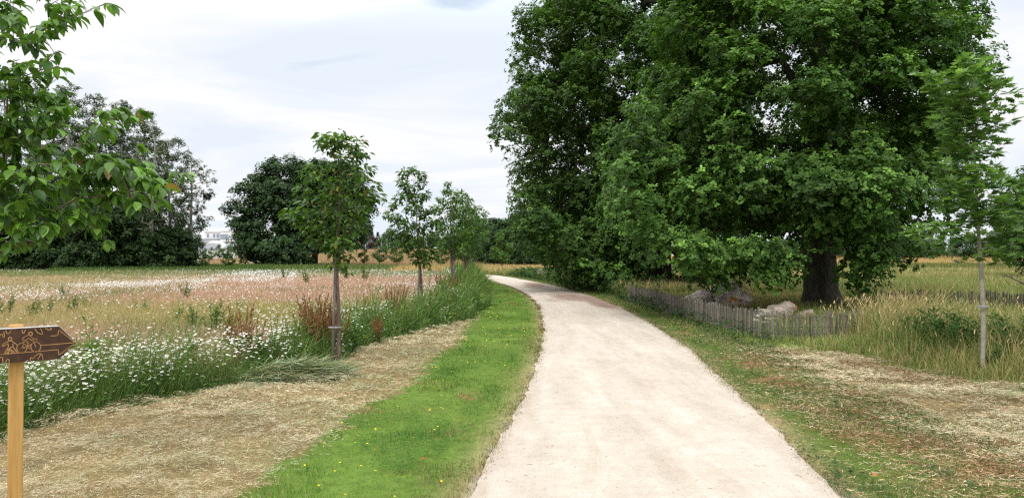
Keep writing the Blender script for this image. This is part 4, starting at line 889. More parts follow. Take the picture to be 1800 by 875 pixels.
# tall grass to the right
trunk_xy = [(9.42, 22.6, .8), (7.6, 38, .9)]
x, y = wedge(620000, 6, 75, 1.15, xl=-.08)
m = (zones(x, y) == 7); x, y = x[m], y[m]
for a_, b_, r_ in trunk_xy:
    m = (x-a_)**2+(y-b_)**2 > r_**2; x, y = x[m], y[m]
n = len(x); te = x-tallE(y); nn = fbm(x*.5, y*.4, 101, 3); n2 = fbm(x*.22, y*.12, 103, 3)
front = np.exp(-(te/1.0)**2)*(y < 16)
plume = np.exp(-((x-7.1)/.9)**2-((y-13.7)/.9)**2)
k = pick(np.stack([.9+.6*nn, .5+1.2*nn+.8*front, .3+1.1*sstep(.45, .62, n2)+2.5*plume+2.5*(y > 66+np.clip((x-8)*3.2, 0, 62)), .25+.8*sstep(.5, .65, 1-nn), .15+.9*sstep(.52, .66, n2)], 1))
rcol = np.stack([lin(142, 166, 88, .62), lin(178, 185, 112, .65), lin(228, 200, 148, .7), lin(108, 150, 68, .55), lin(196, 160, 112, .62)])
c = rcol[k]
encl = (y > 14.4) & (y < 29) & (x < 14)     # ground inside the paling is lower growth
h = np.where(encl, .30, .55)*(.6+.8*nn)*rng.uniform(.5, 1.2, n)*np.where(y < 13.6, np.clip(.35+te*.8, .3, 1.25), 1)
h *= np.where((y > 12.9) & (y < 30) & (te < .5), .45, 1)
h *= np.where(k == 2, 1.15, 1)
h = h*(1+.5*plume)*np.where((y > 12.7) & (y < 14.5) & (x < 6.5), .3, 1)
mb = MB(); blades(mb, P3(x, y), h, np.maximum(.0045, .00058*y)*rng.uniform(.7, 1.5, n), rng.uniform(0, 6.28, n), rng.uniform(.1, .75, n), vary(c*np.array([.62, .75, .6]), n), vary(c, n, .15))
tag(mb.build('tall_grass', M['blade']), 'tall green and straw grass growing right of the path around the oaks', 'grass', kind='stuff')
# straw seed heads at the front of that grass
x, y = wedge(26000, 8, 20, 1.2, xl=.3); m = (zones(x, y) == 7) & (x > tallE(y)+.1) & (y < 17) & ((x > 6.1) | (y < 13)); x, y = x[m], y[m]; n = len(x)
pl = np.exp(-((x-7.2)/1.0)**2-((y-13.6)/1.0)**2); m = rng.uniform(size=n) < .02+.4*pl+.04*(fbm(x, y, 7) > .55); x, y, pl = x[m], y[m], pl[m]; n = len(x)
P = P3(x, y); hh = rng.uniform(.55, .85, n)*(.95+.35*pl); az = rng.normal(.3, .9, n); ln = rng.uniform(.08, .3, n)
mb = MB(); cc = vary(lin(228, 200, 148, .6), n, .12)
blades(mb, P, hh, .005, az, ln, cc*np.array([.75, .85, .7]), cc)
tip = P+np.stack([np.cos(az), np.sin(az), 0*az], 1)*(ln*hh)[:, None]; tip[:, 2] += hh*np.sqrt(1-.8*ln**2)-.08
place(mb, T_LN, tip, np.stack([np.cos(az)*.6, np.sin(az)*.6, .9+0*az], 1), rdir(n), rng.uniform(.05, .11, n)*1.0, cc)
tag(mb.build('straw_seed_heads', M['dry']), 'pale straw seed heads rising at the front of the tall grass on the right', 'grass', kind='stuff')
# far tan grass beyond the bend and in the right hand field
x, y = wedge(230000, 62, 235, 1.0, xl=-.16); m = (zones(x, y) == 7) & ((y > 76) | (x > tallE(y))); x, y = x[m], y[m]; n = len(x)
nn = fbm(x*.15, y*.06, 111, 3); k = pick(np.stack([.12+2.0*(y > 69+np.clip((x-8)*3.2, 0, 62)), .25+1.2*(y < 69+np.clip((x-8)*3.2, 0, 62))+.4*sstep(.5, .65, nn)], 1))
c = np.stack([lin(228, 196, 140, .62), lin(140, 150, 80, .5)])[k]
mb = MB(); blades(mb, P3(x, y), rng.uniform(.35, .85, n)*(.7+.6*nn), .0011*y, rng.uniform(0, 6.28, n), rng.uniform(.1, .6, n), vary(c*.85, n), vary(c, n, .12), segs=1)
tag(mb.build('dry_field_grass', M['blade']), 'dry tan grass of the far field beyond the bend of the path', 'grass', kind='stuff')
# green unmown band in front of the wood and the pink far field
x, y = wedge(150000, 62, 112, 1.0, xr=-.12); m = (zones(x, y) == 0); x, y = x[m], y[m]
a, b = pxpy(x, y, 0); m = (b < 480+14*(fbm(x*.12, y*.06, 141, 3)-.5)) & ((a < 480) | (rng.uniform(size=len(a)) < .25)); x, y = x[m], y[m]; n = len(x)
c = np.stack([lin(100, 142, 62, .45), lin(140, 165, 85, .48)])[rng.integers(0, 2, n)]
mb = MB(); blades(mb, P3(x, y), rng.uniform(.3, .8, n), .0016*y, rng.uniform(0, 6.28, n), rng.uniform(.1, .6, n), vary(c*.8, n), vary(c, n, .15), segs=1)
tag(mb.build('rough_grass', M['blade']), 'rough green grass between the daisy meadow and the wood', 'grass', kind='stuff')
x, y = wedge(120000, 100, 250, 1.0, xl=-.42, xr=-.02); n = len(x)
c = np.stack([lin(212, 172, 145, .62), lin(222, 195, 150, .62), lin(150, 155, 90, .5)])[pick(np.stack([1.+0*x, .7+0*x, .15+1.6*(y < 125)], 1))]
c = np.where(((y > 104) & (y < 150) & (x < -.26*y) & (fbm(x*.2, y*.1, 6) > .5))[:, None], lin(225, 222, 190, .65), c)
mb = MB(); blades(mb, P3(x, y), rng.uniform(.25, .6, n), .0016*y, rng.uniform(0, 6.28, n), rng.uniform(.1, .6, n), vary(c*.9, n), vary(c, n, .1), segs=1)
tag(mb.build('pink_field_grass', M['blade']), 'pinkish dry grass on the rising far field left of the cherry row', 'grass', kind='stuff')
# growth under the oaks along the paling
x, y = wedge(90000, 13, 64, .9, xl=.0, xr=.6); te = x-tallE(y); m = (te > -.35) & (te < np.interp(y, [13, 28, 30, 64], [.25, .3, 2.2, 2.0])) & ((y > 13.6) | (x < 6.6)); x, y = x[m], y[m]; n = len(x)
az = rng.uniform(0, 6.28, n); hh_ = np.interp(y, [13, 28, 31, 64], [.30, .34, .75, .6])
z = ground_rel(x, y)+rng.uniform(0, 1, n)*hh_*(.4+1.0*fbm(x*1.5, y*.8, 44))
mb = MB(); place(mb, T_LN, np.stack([x, y, z], 1), np.stack([np.cos(az), np.sin(az), rng.uniform(0, 1.2, n)], 1), nz(np.array([0, 0, 1.])+rdir(n)*.4), np.maximum(.08, .006*y)*rng.uniform(.6, 1.5, n), vary(np.stack([lin(60, 105, 55, .42), lin(95, 140, 70, .42)])[rng.integers(0, 2, n)], n, .2))
tag(mb.build('undergrowth', M['blade']), 'green undergrowth at the foot of the paling and under the tall oak', 'undergrowth', kind='stuff')

# ------------------------------------------------------------------ single plants
def dock(seed, stems=7, h=.95, rusty=True):
    g_ = np.random.default_rng(seed); a, b, c = MB(), MB(), MB()
    for i in range(stems):
        az = g_.uniform(0, 6.28); ln = g_.uniform(.05, .3); hh = h*g_.uniform(.7, 1.1)
        t = np.linspace(0, 1, 6); r0 = g_.uniform(0, .1)
        pts = np.stack([math.cos(az)*(r0+ln*hh*t**1.5), math.sin(az)*(r0+ln*hh*t**1.5), hh*t], 1)
        a.tube(pts, .0055*(1-.6*t), 4, np.array([.13, .06, .03]) if rusty else np.array([.07, .12, .03]))
        n = 110
        tt = g_.uniform(.45, 1.0, n); O = np.stack([np.interp(tt, t, pts[:, k]) for k in range(3)], 1)+nz(g_.normal(size=(n, 3)))*(.028*(1.25-tt))[:, None]
        base = np.array([.27, .135, .062]) if rusty else np.array([.16, .19, .05])
        place(b, T_OB, O, nz(g_.normal(size=(n, 3))+[0, 0, .8]), g_.normal(size=(n, 3)), g_.uniform(.014, .03, n), base*g_.uniform(.6, 1.5, (n, 1)))
    n = 34; az = g_.uniform(0, 6.28, n)
    O = np.stack([.06*np.cos(az), .06*np.sin(az), g_.uniform(.02, .45*h, n)], 1)
    place(c, T_LN, O, np.stack([np.cos(az), np.sin(az), g_.uniform(.1, 1.1, n)], 1), np.array([[0, 0, 1.]]*n)+g_.normal(size=(n, 3))*.3, g_.uniform(.14, .32, n), np.array([.055, .12, .025])*g_.uniform(.6, 1.5, (n, 1)))
    return a, b, c
def dock_thing(px, d, seed, label, rusty=True, **k):
    root = empty('dock_plant', (W(px, d), d, float(height(W(px, d), d))), label, 'plant', GD)
    a, b, c = dock(seed, rusty=rusty, **k)
    a.build('stem', M['dry'], root); b.build('seed_head', M['dry'], root); c.build('leaf', M['blade'], root); return root
GD = 'rusty brown docks in the weed border'
d1 = dock_thing(548, 11.6, 1, 'tallest rusty dock clump, just left of the nearest whole cherry tree', stems=22, h=1.0)
d2 = dock_thing(432, 10.8, 2, 'orange brown dock with sparse spikes, farther left in the weed border', stems=9, h=.85)
for px, d, s, lb, pr_ in [(560, 11.3, .97, 'rusty dock clump touching the first cherry trunk on its left', d1), (575, 11.9, .92, 'rusty dock clump right behind the first cherry trunk', d1), (603, 12.2, .9, 'rusty dock behind the first cherry trunk, on its right', d2), (415, 11.4, .8, 'orange dock at the left end of the spikes, by the daisies', d2), (448, 10.6, .8, 'small dock between the orange one and the grass heap', d2),
                          (655, 15.5, .9, 'dock spikes standing midway between the first and second cherry', d2), (690, 17, .95, 'brown dock just left of the second cherry', d1), (664, 13.4, .55, 'short rusty dock at the front edge of the weeds', d1), (775, 26, 1.1, 'brown dock between the second and third cherries', d1), (792, 24, 1.0, 'tall brown dock at the foot of the third cherry', d1), (808, 27, 1.05, 'brown dock just right of the third cherry', d1), (818, 31, .9, 'dock spikes near the fourth cherry', d2), (760, 22, .8, 'smaller dock right of the second cherry', d2), (705, 21, .9, 'dock spikes behind the second cherry, left side', d2)]:
    x = W(px, d); dup(d1 if pr_ is d1 else d2, (x, d, 0), px*1.7, s, lb, GD)
GW = 'leafy green weeds standing above the meadow'
def weed(px, d, seed, label, h=.7, n=120, colr=(.075, .15, .03), group=GW, ll=.13, w=.3):
    g_ = np.random.default_rng(seed); x = W(px, d)
    root = empty('leafy_weed', (x, d, float(height(x, d))), label, 'plant', group)
    a, b = MB(), MB()
    for i in range(6):
        az = g_.uniform(0, 6.28); l_ = g_.uniform(.05, w); hh = h*g_.uniform(.6, 1.05); t = np.linspace(0, 1, 5)
        pts = np.stack([math.cos(az)*l_*t, math.sin(az)*l_*t, hh*t], 1); a.tube(pts, .005*(1-.6*t), 4, np.array(colr)*.9)
        m_ = n//6; tt = g_.uniform(.1, 1, m_); O = np.stack([np.interp(tt, t, pts[:, k]) for k in range(3)], 1); a2 = g_.uniform(0, 6.28, m_)
        place(b, T_LN, O, np.stack([np.cos(a2), np.sin(a2), g_.uniform(.2, 1.2, m_)], 1), nz(g_.normal(size=(m_, 3))*.4+[0, 0, 1]), ll*(1.2-.6*tt)*g_.uniform(.7, 1.2, m_), np.array(colr)*g_.uniform(.6, 1.5, (m_, 1)))
    a.build('stem', M['blade'], root); b.build('leaf', M['blade'], root); return root
w1 = weed(375, 14, 3, 'large bushy green weed in the meadow behind the daisies, middle of the left meadow', h=.75, n=300)
w2 = weed(165, 8.6, 5, 'tall pale green weed rising from the border just right of the sign', h=.95, n=110, colr=(.11, .20, .035), ll=.16)
for i, (px, d, s, lb, pr_) in enumerate([(345, 14.6, .85, 'bushy green weed just left of the largest one in the meadow', w1), (398, 13.6, .75, 'bushy green weed just right of the largest one in the meadow', w1), (320, 16, .8, 'slim green weed left of the bushy group in the meadow', w2), (85, 17.5, .8, 'green weed in the golden grass above the sign board, left', w1), (125, 18, .85, 'green weed in the golden grass above the arrow tip', w1), (55, 17, .8, 'green weed in the golden grass near the left edge', w1), (110, 25, .9, 'green weed among white daisies, far left', w1), (150, 19.5, .6, 'small green weed right of those above the arrow tip', w2), (252, 19, .7, 'single thin weed in the golden part of the meadow', w2), (330, 25, 1.0, 'green weed at the edge of the pink grass', w1), (425, 19, .7, 'thin weed in the golden grass below the oaks', w2), (15, 18, .9, 'green weed cut by the left edge of the photo', w1), (540, 38, 1.2, 'dark green weed in the daisies below the second oak', w1), (500, 46, 1.3, 'dark green bushy weed in the far daisies below the broad oak', w1),
                                        (640, 45, 1.4, 'green weed clump in the far daisies right of the first cherry', w1), (610, 46, 1.2, 'green weed clump beside the first cherry crown base, far off', w1), (255, 8.9, .6, 'low green weed in the border among the near daisies', w2), (620, 12.6, .7, 'bright leafy weed right of the first cherry trunk', w1), (520, 11.2, .8, 'dark green weed left of the rusty docks', w1), (715, 17.5, .8, 'leafy green weed left of the second cherry foot', w1), (770, 20.5, .9, 'leafy green weed right of the second cherry foot', w1), (840, 22.5, .75, 'green weed at the end of the border beside the lawn', w1), (835, 26, .95, 'green weed near the end of the border before the bend', w1), (465, 10.4, .7, 'bushy green weed above the left end of the cut grass heap', w1), (345, 10, .7, 'low bushy weed in the border between daisies', w1)]):
    x = W(px, d); dup(pr_, (x, d, 0), px*.9, s, lb, GW)
GT = 'leafy weeds in the tall grass by the sapling'
w3 = weed(1655, 11.5, 8, 'dark leafy weed left of the pale sapling trunk', h=.85, n=260, colr=(.055, .125, .03), group=GT, ll=.2, w=.45)
for px, d, s, lb in [(1620, 12.3, .9, 'leafy weed farther left of the pale sapling, in pale grass'), (1690, 11, .9, 'leafy weed touching the pale sapling on its left'), (1760, 10.8, .95, 'leafy weed just right of the pale sapling trunk'), (1795, 10.3, .95, 'leafy weed at the right edge beside the sapling'), (1745, 9.9, .55, 'low weed at the foot of the sapling'), (1590, 13.2, .7, 'smallest leafy weed in the pale grass, farthest left')]:
    dup(w3, (W(px, d), d, 0), px, s, lb, GT)
# umbellifer before the paling
def umbel(px, d, h, label, group=None):
    x = W(px, d); root = empty('umbellifer_plant', (x, d, 0), label, 'plant', group); a, b = MB(), MB()
    for i in range(7):
        az = i*.9; l_ = .03+.17*(i % 4)/3*h; hh = h*(.62+.38*((i*5) % 7)/6); t = np.linspace(0, 1, 4)
        pts = np.stack([math.cos(az)*l_*t**1.5, math.sin(az)*l_*t**1.5, hh*t], 1); a.tube(pts, .006*(1-.5*t), 4, (.13, .16, .06))
        n = 40; q = rng.normal(0, .035, (n, 3))*[1, 1, .2]
        b = MB(); place(b, T_HX, pts[-1]+q, rdir(n), nz(np.array([0, 0, 1.])+rdir(n)*.3), rng.uniform(.007, .012, n), vary(np.array([.55, .52, .42]), n, .1)); b.build('flower_head', M['petal'], root)
    a.build('stem', M['blade'], root); return root
um = umbel(1340, 13.9, .62, 'pale umbellifer standing alone before the low paling', 'pale umbellifers on the right')
dup(um, (W(950, 50), 50, 0), 1, 1.3, 'whitish umbellifer on the verge by the damp patch of the path', 'pale umbellifers on the right')
dup(um, (W(962, 48), 48, 0), 2, 1.2, 'second whitish umbellifer on the verge, right beside the other', 'pale umbellifers on the right')
# heap of cut grass at the foot of the first cherry
n = 5600; u_ = rng.uniform(-1, 1, n); v_ = rng.normal(0, .42, n)
cx_, cy_ = W(505, 9.75), 9.75; ax_ = np.array([1.0, .36]); ax_ /= np.linalg.norm(ax_)
x = cx_+u_*.62*ax_[0]-v_*.36*ax_[1]; y = cy_+u_*.62*ax_[1]+v_*.36*ax_[0]
z = .01+.2*np.exp(-(v_/.55)**2)*(1-u_**2*.8)*rng.uniform(.2, 1.05, n)
az = rng.normal(.25, .9, n)+(rng.uniform(size=n) > .5)*math.pi
cc = np.stack([lin(165, 182, 140, .7), lin(195, 202, 165, .7), lin(115, 145, 90, .55), lin(205, 198, 150, .65)])[rng.integers(0, 4, n)]
mb = MB(); litter(mb, x, y, rng.uniform(.15, .55, n), rng.uniform(.004, .013, n), vary(cc, n), lift=.02, dirbias=.3, zadd=z)
tag(mb.build('cut_grass_heap', M['blade']), 'silvery heap of flattened cut grass left of the first cherry trunk', 'cut grass', kind='stuff')
# dead twig at the right edge
root = empty('dead_branch', (W(1815, 11.5), 11.5, 0), 'bare dead branch poking in at the right edge above the grass', 'branch')
mb = MB(); mb.tube([(.3, .1, 0), (.22, .05, .6), (.1, 0, 1.08), (-.18, -.03, 1.2), (-.48, -.05, 1.33)], [.028, .024, .018, .013, .005], 6, None); mb.build('limb', M['bark'], root, smooth=True)
mb = MB(); mb.tube([(-.18, -.03, 1.2), (-.27, -.05, 1.19), (-.33, -.06, 1.13)], [.008, .006, .003], 4); mb.tube([(-.32, -.04, 1.26), (-.38, -.03, 1.35)], [.006, .002], 4); mb.build('twig', M['bark'], root)
# red poppy petals / fallen leaves
GL = 'fallen leaves on the verges'
def leaf_thing(px, py, s, c, label):
    d = CAMZ*F/(py-HY); x = W(px, d); mb = MB()
    place(mb, T_OB, np.array([[0, 0, .0]]), np.array([[.7, .6, .15]]), np.array([[0, -.3, 1.]]), s, np.array(c))
    o = mb.build('fallen_leaf', M['petal']); o.location = (x, d, .06); tag(o, label, 'leaf', GL)
leaf_thing(740, 819, .035, (.55, .09, .03), 'tiny red leaf on the green strip beside the path')
leaf_thing(812, 709, .075, (.34, .13, .06), 'brown leaf on the green strip, farther from the camera')
leaf_thing(826, 711, .06, (.28, .10, .05), 'second brown leaf right beside the other on the green strip')
leaf_thing(1532, 850, .06, (.45, .16, .06), 'orange brown leaf on the patchy verge at lower right')
o_ = None

# ------------------------------------------------------------------ paling fence
M['pale'] = noisemat('weathered_paling', [(.3, (.082, .07, .058)), (.7, (.21, .185, .16))], 14, .9, .4, .006, (1, 1, .12), attr=True)
M['wire'] = noisemat('wire', [(.3, (.12, .11, .1)), (.7, (.2, .19, .18))], 30, .6, .0)
def paling(name_lbl, pts, hgt, seed):
    g_ = np.random.default_rng(seed)
    P = smooth_res(pts, 400); s = np.concatenate([[0], np.cumsum(np.linalg.norm(np.diff(P, axis=0), axis=1))]); Lt = s[-1]
    root = empty('paling_fence', (P[0][0], P[0][1], 0), name_lbl, 'fence', 'low weathered palings round the oak')
    o0 = np.array([P[0][0], P[0][1], 0])
    at_ = lambda q: np.array([np.interp(q, s, P[:, 0]), np.interp(q, s, P[:, 1])])
    nsec = max(1, int(round(Lt/2.0)))
    for k in range(nsec+1):
        q = at_(min(Lt, k*Lt/nsec)); mb = MB(); hh = hgt*g_.uniform(1.02, 1.12)
        mb.tube([(q[0]-o0[0], q[1]-o0[1]+.05, -.2), (q[0]-o0[0]+.01, q[1]-o0[1]+.05, hh*.5), (q[0]-o0[0], q[1]-o0[1]+.05, hh)], [.032, .03, .028], 8, (1, 1, 1)); mb.build('post', M['pale'], root)
    for k in range(nsec):
        mb = MB(); q = k*Lt/nsec+.03
        while q < (k+1)*Lt/nsec:
            a = at_(q); b = at_(min(Lt, q+.02)); d_ = b-a; rz = math.atan2(d_[1], d_[0]) if np.linalg.norm(d_) > 1e-5 else 0
            hh = hgt*g_.uniform(.9, 1.06); tl = g_.normal(0, .035); w_ = g_.uniform(.022, .036); t_ = g_.uniform(.008, .014)
            cs, sn = math.cos(rz), math.sin(rz); c = g_.uniform(.6, 1.35)
            prof = [(-w_/2, -.05), (w_/2, -.05), (w_/2, hh-.03), (0, hh+g_.uniform(-.01, .012)), (-w_/2, hh-.03)]
            V = [];
            for yy in (-t_/2, t_/2):
                for (u_, z_) in prof:
                    uu_ = u_+tl*z_; V.append((a[0]-o0[0]+uu_*cs-yy*sn, a[1]-o0[1]+uu_*sn+yy*cs, z_))
            i = np.arange(5)
            mb.add(V, [[[0, 1, 2, 3, 4][::1]], [[9, 8, 7, 6, 5]], [[j, j+5, (j+1) % 5+5, (j+1) % 5] for j in range(5)]], (c, c*.98, c*.95))
            q += w_+g_.uniform(.012, .036)
        mb.build('paling', M['pale'], root)
    mb = MB()
    for zz in (.16, hgt*.5, hgt*.85):
        Q = P[::8]; mb.tube(np.stack([Q[:, 0]-o0[0], Q[:, 1]-o0[1]-.012, 0*Q[:, 0]+zz], 1), .003, 4)
    mb.build('wire', M['wire'], root)
paling('low grey paling fence between the path verge and the oaks', [(4.25, 27.2), (4.45, 24), (4.5, 20), (4.62, 16.5), (4.9, 14.55), (5.6, 14.1), (6.6, 14.3), (7.6, 14.7), (8.6, 15.3)], .56, 4)
paling('dark paling fence behind the oak trunk, seen over the tall grass', [(10.6, 22.6), (12.2, 22.1), (13.6, 21.4), (14.0, 19.6)], .62, 6)
GP = 'thin wooden stakes standing in the verge grass before the tall oak'
def vstake(px, py, h, lb, first=[None]):
    d = CAMZ*F/(py-HY); x = W(px, d)
    if first[0] is None:
        mb = MB(); mb.box((0, 0, .25), (.05, .05, .7), .3, (.9, .8, .65)); mb.tube([(0, 0, .6), (0, 0, .63)], [.028, .012], 6, (.9, .8, .65)); o = mb.build('wooden_stake', M['pale']); o.location = (x, d, 0); tag(o, lb, 'stake', GP); first[0] = o
    else:
        o = first[0].copy(); col.objects.link(o); o.location = (x, d, 0); o.scale = (1, 1, h); o['label'] = lb
for px, py, h, lb in [(1055, 506, 1, 'pale thin wooden stake before the tall oak, left one of the nearer pair'), (987, 491, 1.1, 'dark thin wooden stake in the verge, second from the left'), (981, 492, 1.1, 'thin wooden stake in the verge, leftmost of all'), (1067, 505, 1, 'thin wooden stake in the verge just right of the pale one')]: vstake(px, py, h, lb)

# ------------------------------------------------------------------ grey root stump and boulder with lichen
def rock_mat(name, a, b, lich):
    m, N, L = newmat(name)
    tc = N.new('ShaderNodeTexCoord')
    n1 = N.new('ShaderNodeTexNoise'); n1.inputs['Scale'].default_value = 5; n1.inputs['Detail'].default_value = 9; n1.inputs['Distortion'].default_value = .6; L.new(tc.outputs['Object'], n1.inputs[0])
    cr = N.new('ShaderNodeValToRGB'); cr.color_ramp.elements[0].position = .33; cr.color_ramp.elements[0].color = (*a, 1); cr.color_ramp.elements[1].position = .66; cr.color_ramp.elements[1].color = (*b, 1); L.new(n1.outputs[0], cr.inputs[0])
    n2 = N.new('ShaderNodeTexNoise'); n2.inputs['Scale'].default_value = 2.2; n2.inputs['Detail'].default_value = 6; L.new(tc.outputs['Object'], n2.inputs[0])
    c2 = N.new('ShaderNodeValToRGB'); c2.color_ramp.elements[0].position = lich; c2.color_ramp.elements[1].position = lich+.07; L.new(n2.outputs[0], c2.inputs[0])
    mx = N.new('ShaderNodeMix'); mx.data_type = 'RGBA'; L.new(c2.outputs[0], mx.inputs[0]); L.new(cr.outputs[0], mx.inputs[6]); mx.inputs[7].default_value = (.42, .20, .05, 1)
    pr = N.new('ShaderNodeBsdfPrincipled'); pr.inputs['Roughness'].default_value = .95; pr.inputs['Specular IOR Level'].default_value = .1; L.new(mx.outputs[2], pr.inputs['Base Color'])
    b = N.new('ShaderNodeBump'); b.inputs['Distance'].default_value = .05; b.inputs['Strength'].default_value = .9; L.new(n1.outputs[0], b.inputs['Height']); L.new(b.outputs[0], pr.inputs['Normal'])
    o = N.new('ShaderNodeOutputMaterial'); L.new(pr.outputs[0], o.inputs[0]); return m
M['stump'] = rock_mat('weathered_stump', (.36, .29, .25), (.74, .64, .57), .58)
M['boulder'] = rock_mat('boulder', (.16, .13, .105), (.42, .35, .29), .54)
def lump(name, balls, roots, mat, parent, seed, vox=.03, loc=(0, 0, 0)):
    """overlapping swellings and roots fused into one closed surface, then roughened"""
    mb = MB(); n, m_ = 28, 18
    a, b = np.meshgrid(np.linspace(0, 2*math.pi, n, endpoint=False), np.linspace(-math.pi/2+.05, math.pi/2-.05, m_))
    D = np.stack([np.cos(a)*np.cos(b), np.sin(a)*np.cos(b), np.sin(b)], -1).reshape(-1, 3)
    i = (np.arange(m_-1)[:, None]*n+np.arange(n)[None]).ravel(); i2 = (np.arange(m_-1)[:, None]*n+((np.arange(n)+1) % n)[None]).ravel()
    for (x, y, z, rx, ry, rz) in balls:
        mb.add(D*np.array([rx, ry, rz])+np.array([x, y, z]), [np.stack([i, i2, i2+n, i+n], 1), np.arange(n)[None, ::-1], (np.arange(n)+n*(m_-1))[None]])
    for pts, r in roots:
        P_ = smooth_res(pts, 14); mb.tube(P_, np.linspace(r, r*.5, 14), 8)
    o = mb.build(name, mat, parent); o.location = loc
    md = o.modifiers.new('fuse', 'REMESH'); md.mode = 'VOXEL'; md.voxel_size = vox; md.use_smooth_shade = True
    me = bpy.data.meshes.new_from_object(o.evaluated_get(bpy.context.evaluated_depsgraph_get()))
    o.modifiers.clear(); o.data = me; me.name = name
    k = len(me.vertices); co_ = np.zeros(k*3); me.vertices.foreach_get('co', co_); co_ = co_.reshape(-1, 3)
    no = np.zeros(k*3); me.vertices.foreach_get('normal', no); no = no.reshape(-1, 3)
    q = co_*4; dsp = .11*(fbm(q[:, 0]+q[:, 2]*1.3, q[:, 1]+q[:, 2]*.7, seed, 4)-.5)+.06*(np.abs(fbm(q[:, 0]*2.2-q[:, 2], q[:, 2]*2.2+q[:, 1], seed+3, 3)-.5)*2-.3)
    co_ += no*dsp[:, None]; me.vertices.foreach_set('co', co_.ravel()); me.polygons.foreach_set('use_smooth', np.ones(len(me.polygons), bool)); me.update()
    if not me.materials: me.materials.append(mat)
    return o
sx, sy = W(1268, 21.5), 21.5
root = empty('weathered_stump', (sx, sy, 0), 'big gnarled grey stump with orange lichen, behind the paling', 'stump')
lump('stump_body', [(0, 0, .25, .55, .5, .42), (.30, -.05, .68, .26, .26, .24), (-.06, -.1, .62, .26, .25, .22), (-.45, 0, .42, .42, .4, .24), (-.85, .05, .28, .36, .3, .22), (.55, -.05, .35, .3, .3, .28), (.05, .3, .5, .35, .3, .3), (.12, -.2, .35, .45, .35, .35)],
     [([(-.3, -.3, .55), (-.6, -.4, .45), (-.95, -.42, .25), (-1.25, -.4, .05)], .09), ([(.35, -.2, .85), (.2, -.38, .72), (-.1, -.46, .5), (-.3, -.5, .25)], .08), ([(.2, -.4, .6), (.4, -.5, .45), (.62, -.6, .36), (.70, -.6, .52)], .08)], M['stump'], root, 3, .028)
mb = MB()
for pts, r in [([(.30, -.25, .84), (.55, -.35, .76), (.80, -.4, .5), (.92, -.4, .35)], .022)]:
    P_ = smooth_res(pts, 14); mb.tube(P_, np.linspace(r, r*.45, 14), 7)
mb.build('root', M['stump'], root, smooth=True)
root = empty('lichen_boulder', (W(1370, 18.5), 18.5, -.06), 'smaller boulder with yellow orange lichen right of the grey stump', 'boulder')
lump('boulder_body', [(0, 0, .25, .36, .3, .26), (.18, -.02, .40, .22, .2, .17), (-.25, 0, .2, .25, .22, .18)], [], M['boulder'], root, 7, .025)
o = lump('low_dark_rock', [(0, 0, 0, .28, .22, .17), (.12, 0, .05, .18, .16, .15)], [], M['boulder'], None, 9, .03, (W(1412, 18.3), 18.3, .1)); tag(o, 'low dark rock at the right foot of the lichen boulder', 'rock')

# ------------------------------------------------------------------ white apartment buildings far left
M['render'] = noisemat('white_render', [(.3, (.60, .60, .60)), (.7, (.72, .72, .71))], .6, .9, .0)
M['render2'] = noisemat('grey_render', [(.3, (.34, .36, .39)), (.7, (.42, .44, .47))], .6, .9, .0)
M['slate'] = noisemat('slate_roof', [(.3, (.16, .17, .19)), (.7, (.25, .26, .28))], 2, .7, .2, .02)
m, N_, L_ = newmat('window_glass'); pr = N_.new('ShaderNodeBsdfPrincipled'); pr.inputs['Base Color'].default_value = (.22, .26, .30, 1); pr.inputs['Roughness'].default_value = .12
oo = N_.new('ShaderNodeOutputMaterial'); L_.new(pr.outputs[0], oo.inputs[0]); M['glass'] = m
DB = 300.; ppm = F/DB
def bx_px(root, name, x0, x1, y0, y1, dy0, dy1, mat):
    """a box at the buildings' distance, given by its outline in metres either side of the root"""
    mb = MB(); mb.box(((x0+x1)/2, (dy0+dy1)/2, (y0+y1)/2), (x1-x0, dy1-dy0, y1-y0)); return mb.build(name, mat, root)
def window(root, xc, zc, w_, h_, y):
    f = bx_px(root, 'window', xc-w_/2, xc+w_/2, zc-h_/2, zc+h_/2, y-.06, y+.1, M['render2'])
    bx_px(f, 'pane', xc-w_/2+.12, xc+w_/2-.12, zc-h_/2+.12, zc+h_/2-.12, y-.09, y-.055, M['glass'])
def bld(px, label, d=DB): 
    x = W(px, d); return empty('apartment_building', (x, d, float(height(x, d))-.5), label, 'building', 'white buildings beyond the meadow')
b1 = bld(372, 'left white flat roofed apartment block with grey side and roof terrace')
bx_px(b1, 'wall', -8.5, 2.2, 0, 9.3, 0, 14, M['render']); bx_px(b1, 'penthouse', -3.6, 2.4, 9.3, 12.2, 2, 12, M['render']); bx_px(b1, 'grey_side', 2.4, 4.2, 0, 12.0, 1.5, 12.5, M['render2'])
bx_px(b1, 'roof', -8.8, 2.5, 9.3, 9.5, -.3, 1.9, M['slate']); bx_px(b1, 'roof', -3.8, 2.6, 12.2, 12.4, 1.8, 12.2, M['render2'])
bx_px(b1, 'balcony', -5.4, 1.2, 8.0, 9.0, -1.4, -.02, M['render2'])
for xc in (-7, -4, -1, 1): 
    for zc in (2, 4.8, 7.2): window(b1, xc, zc, 1.2, 1.5, 0)
for xc in (-2.4, .2, 1.6): window(b1, xc, 10.9, .9, 1.6, 2)
b2 = bld(407, 'right white apartment block with balconies, partly behind the broad oak', 290)
bx_px(b2, 'wall', -7.4, 9, 0, 8.2, 0, 14, M['render']); bx_px(b2, 'penthouse', -5.4, 6, 8.2, 12.2, 2.5, 13, M['render']); bx_px(b2, 'roof', -5.7, 6.3, 12.2, 12.5, 2.2, 13.3, M['render'])
for zc in (5.2, 8.2): bx_px(b2, 'balcony', -7.8, 9.2, zc-.15, zc+.25, -1.8, -.02, M['render'])
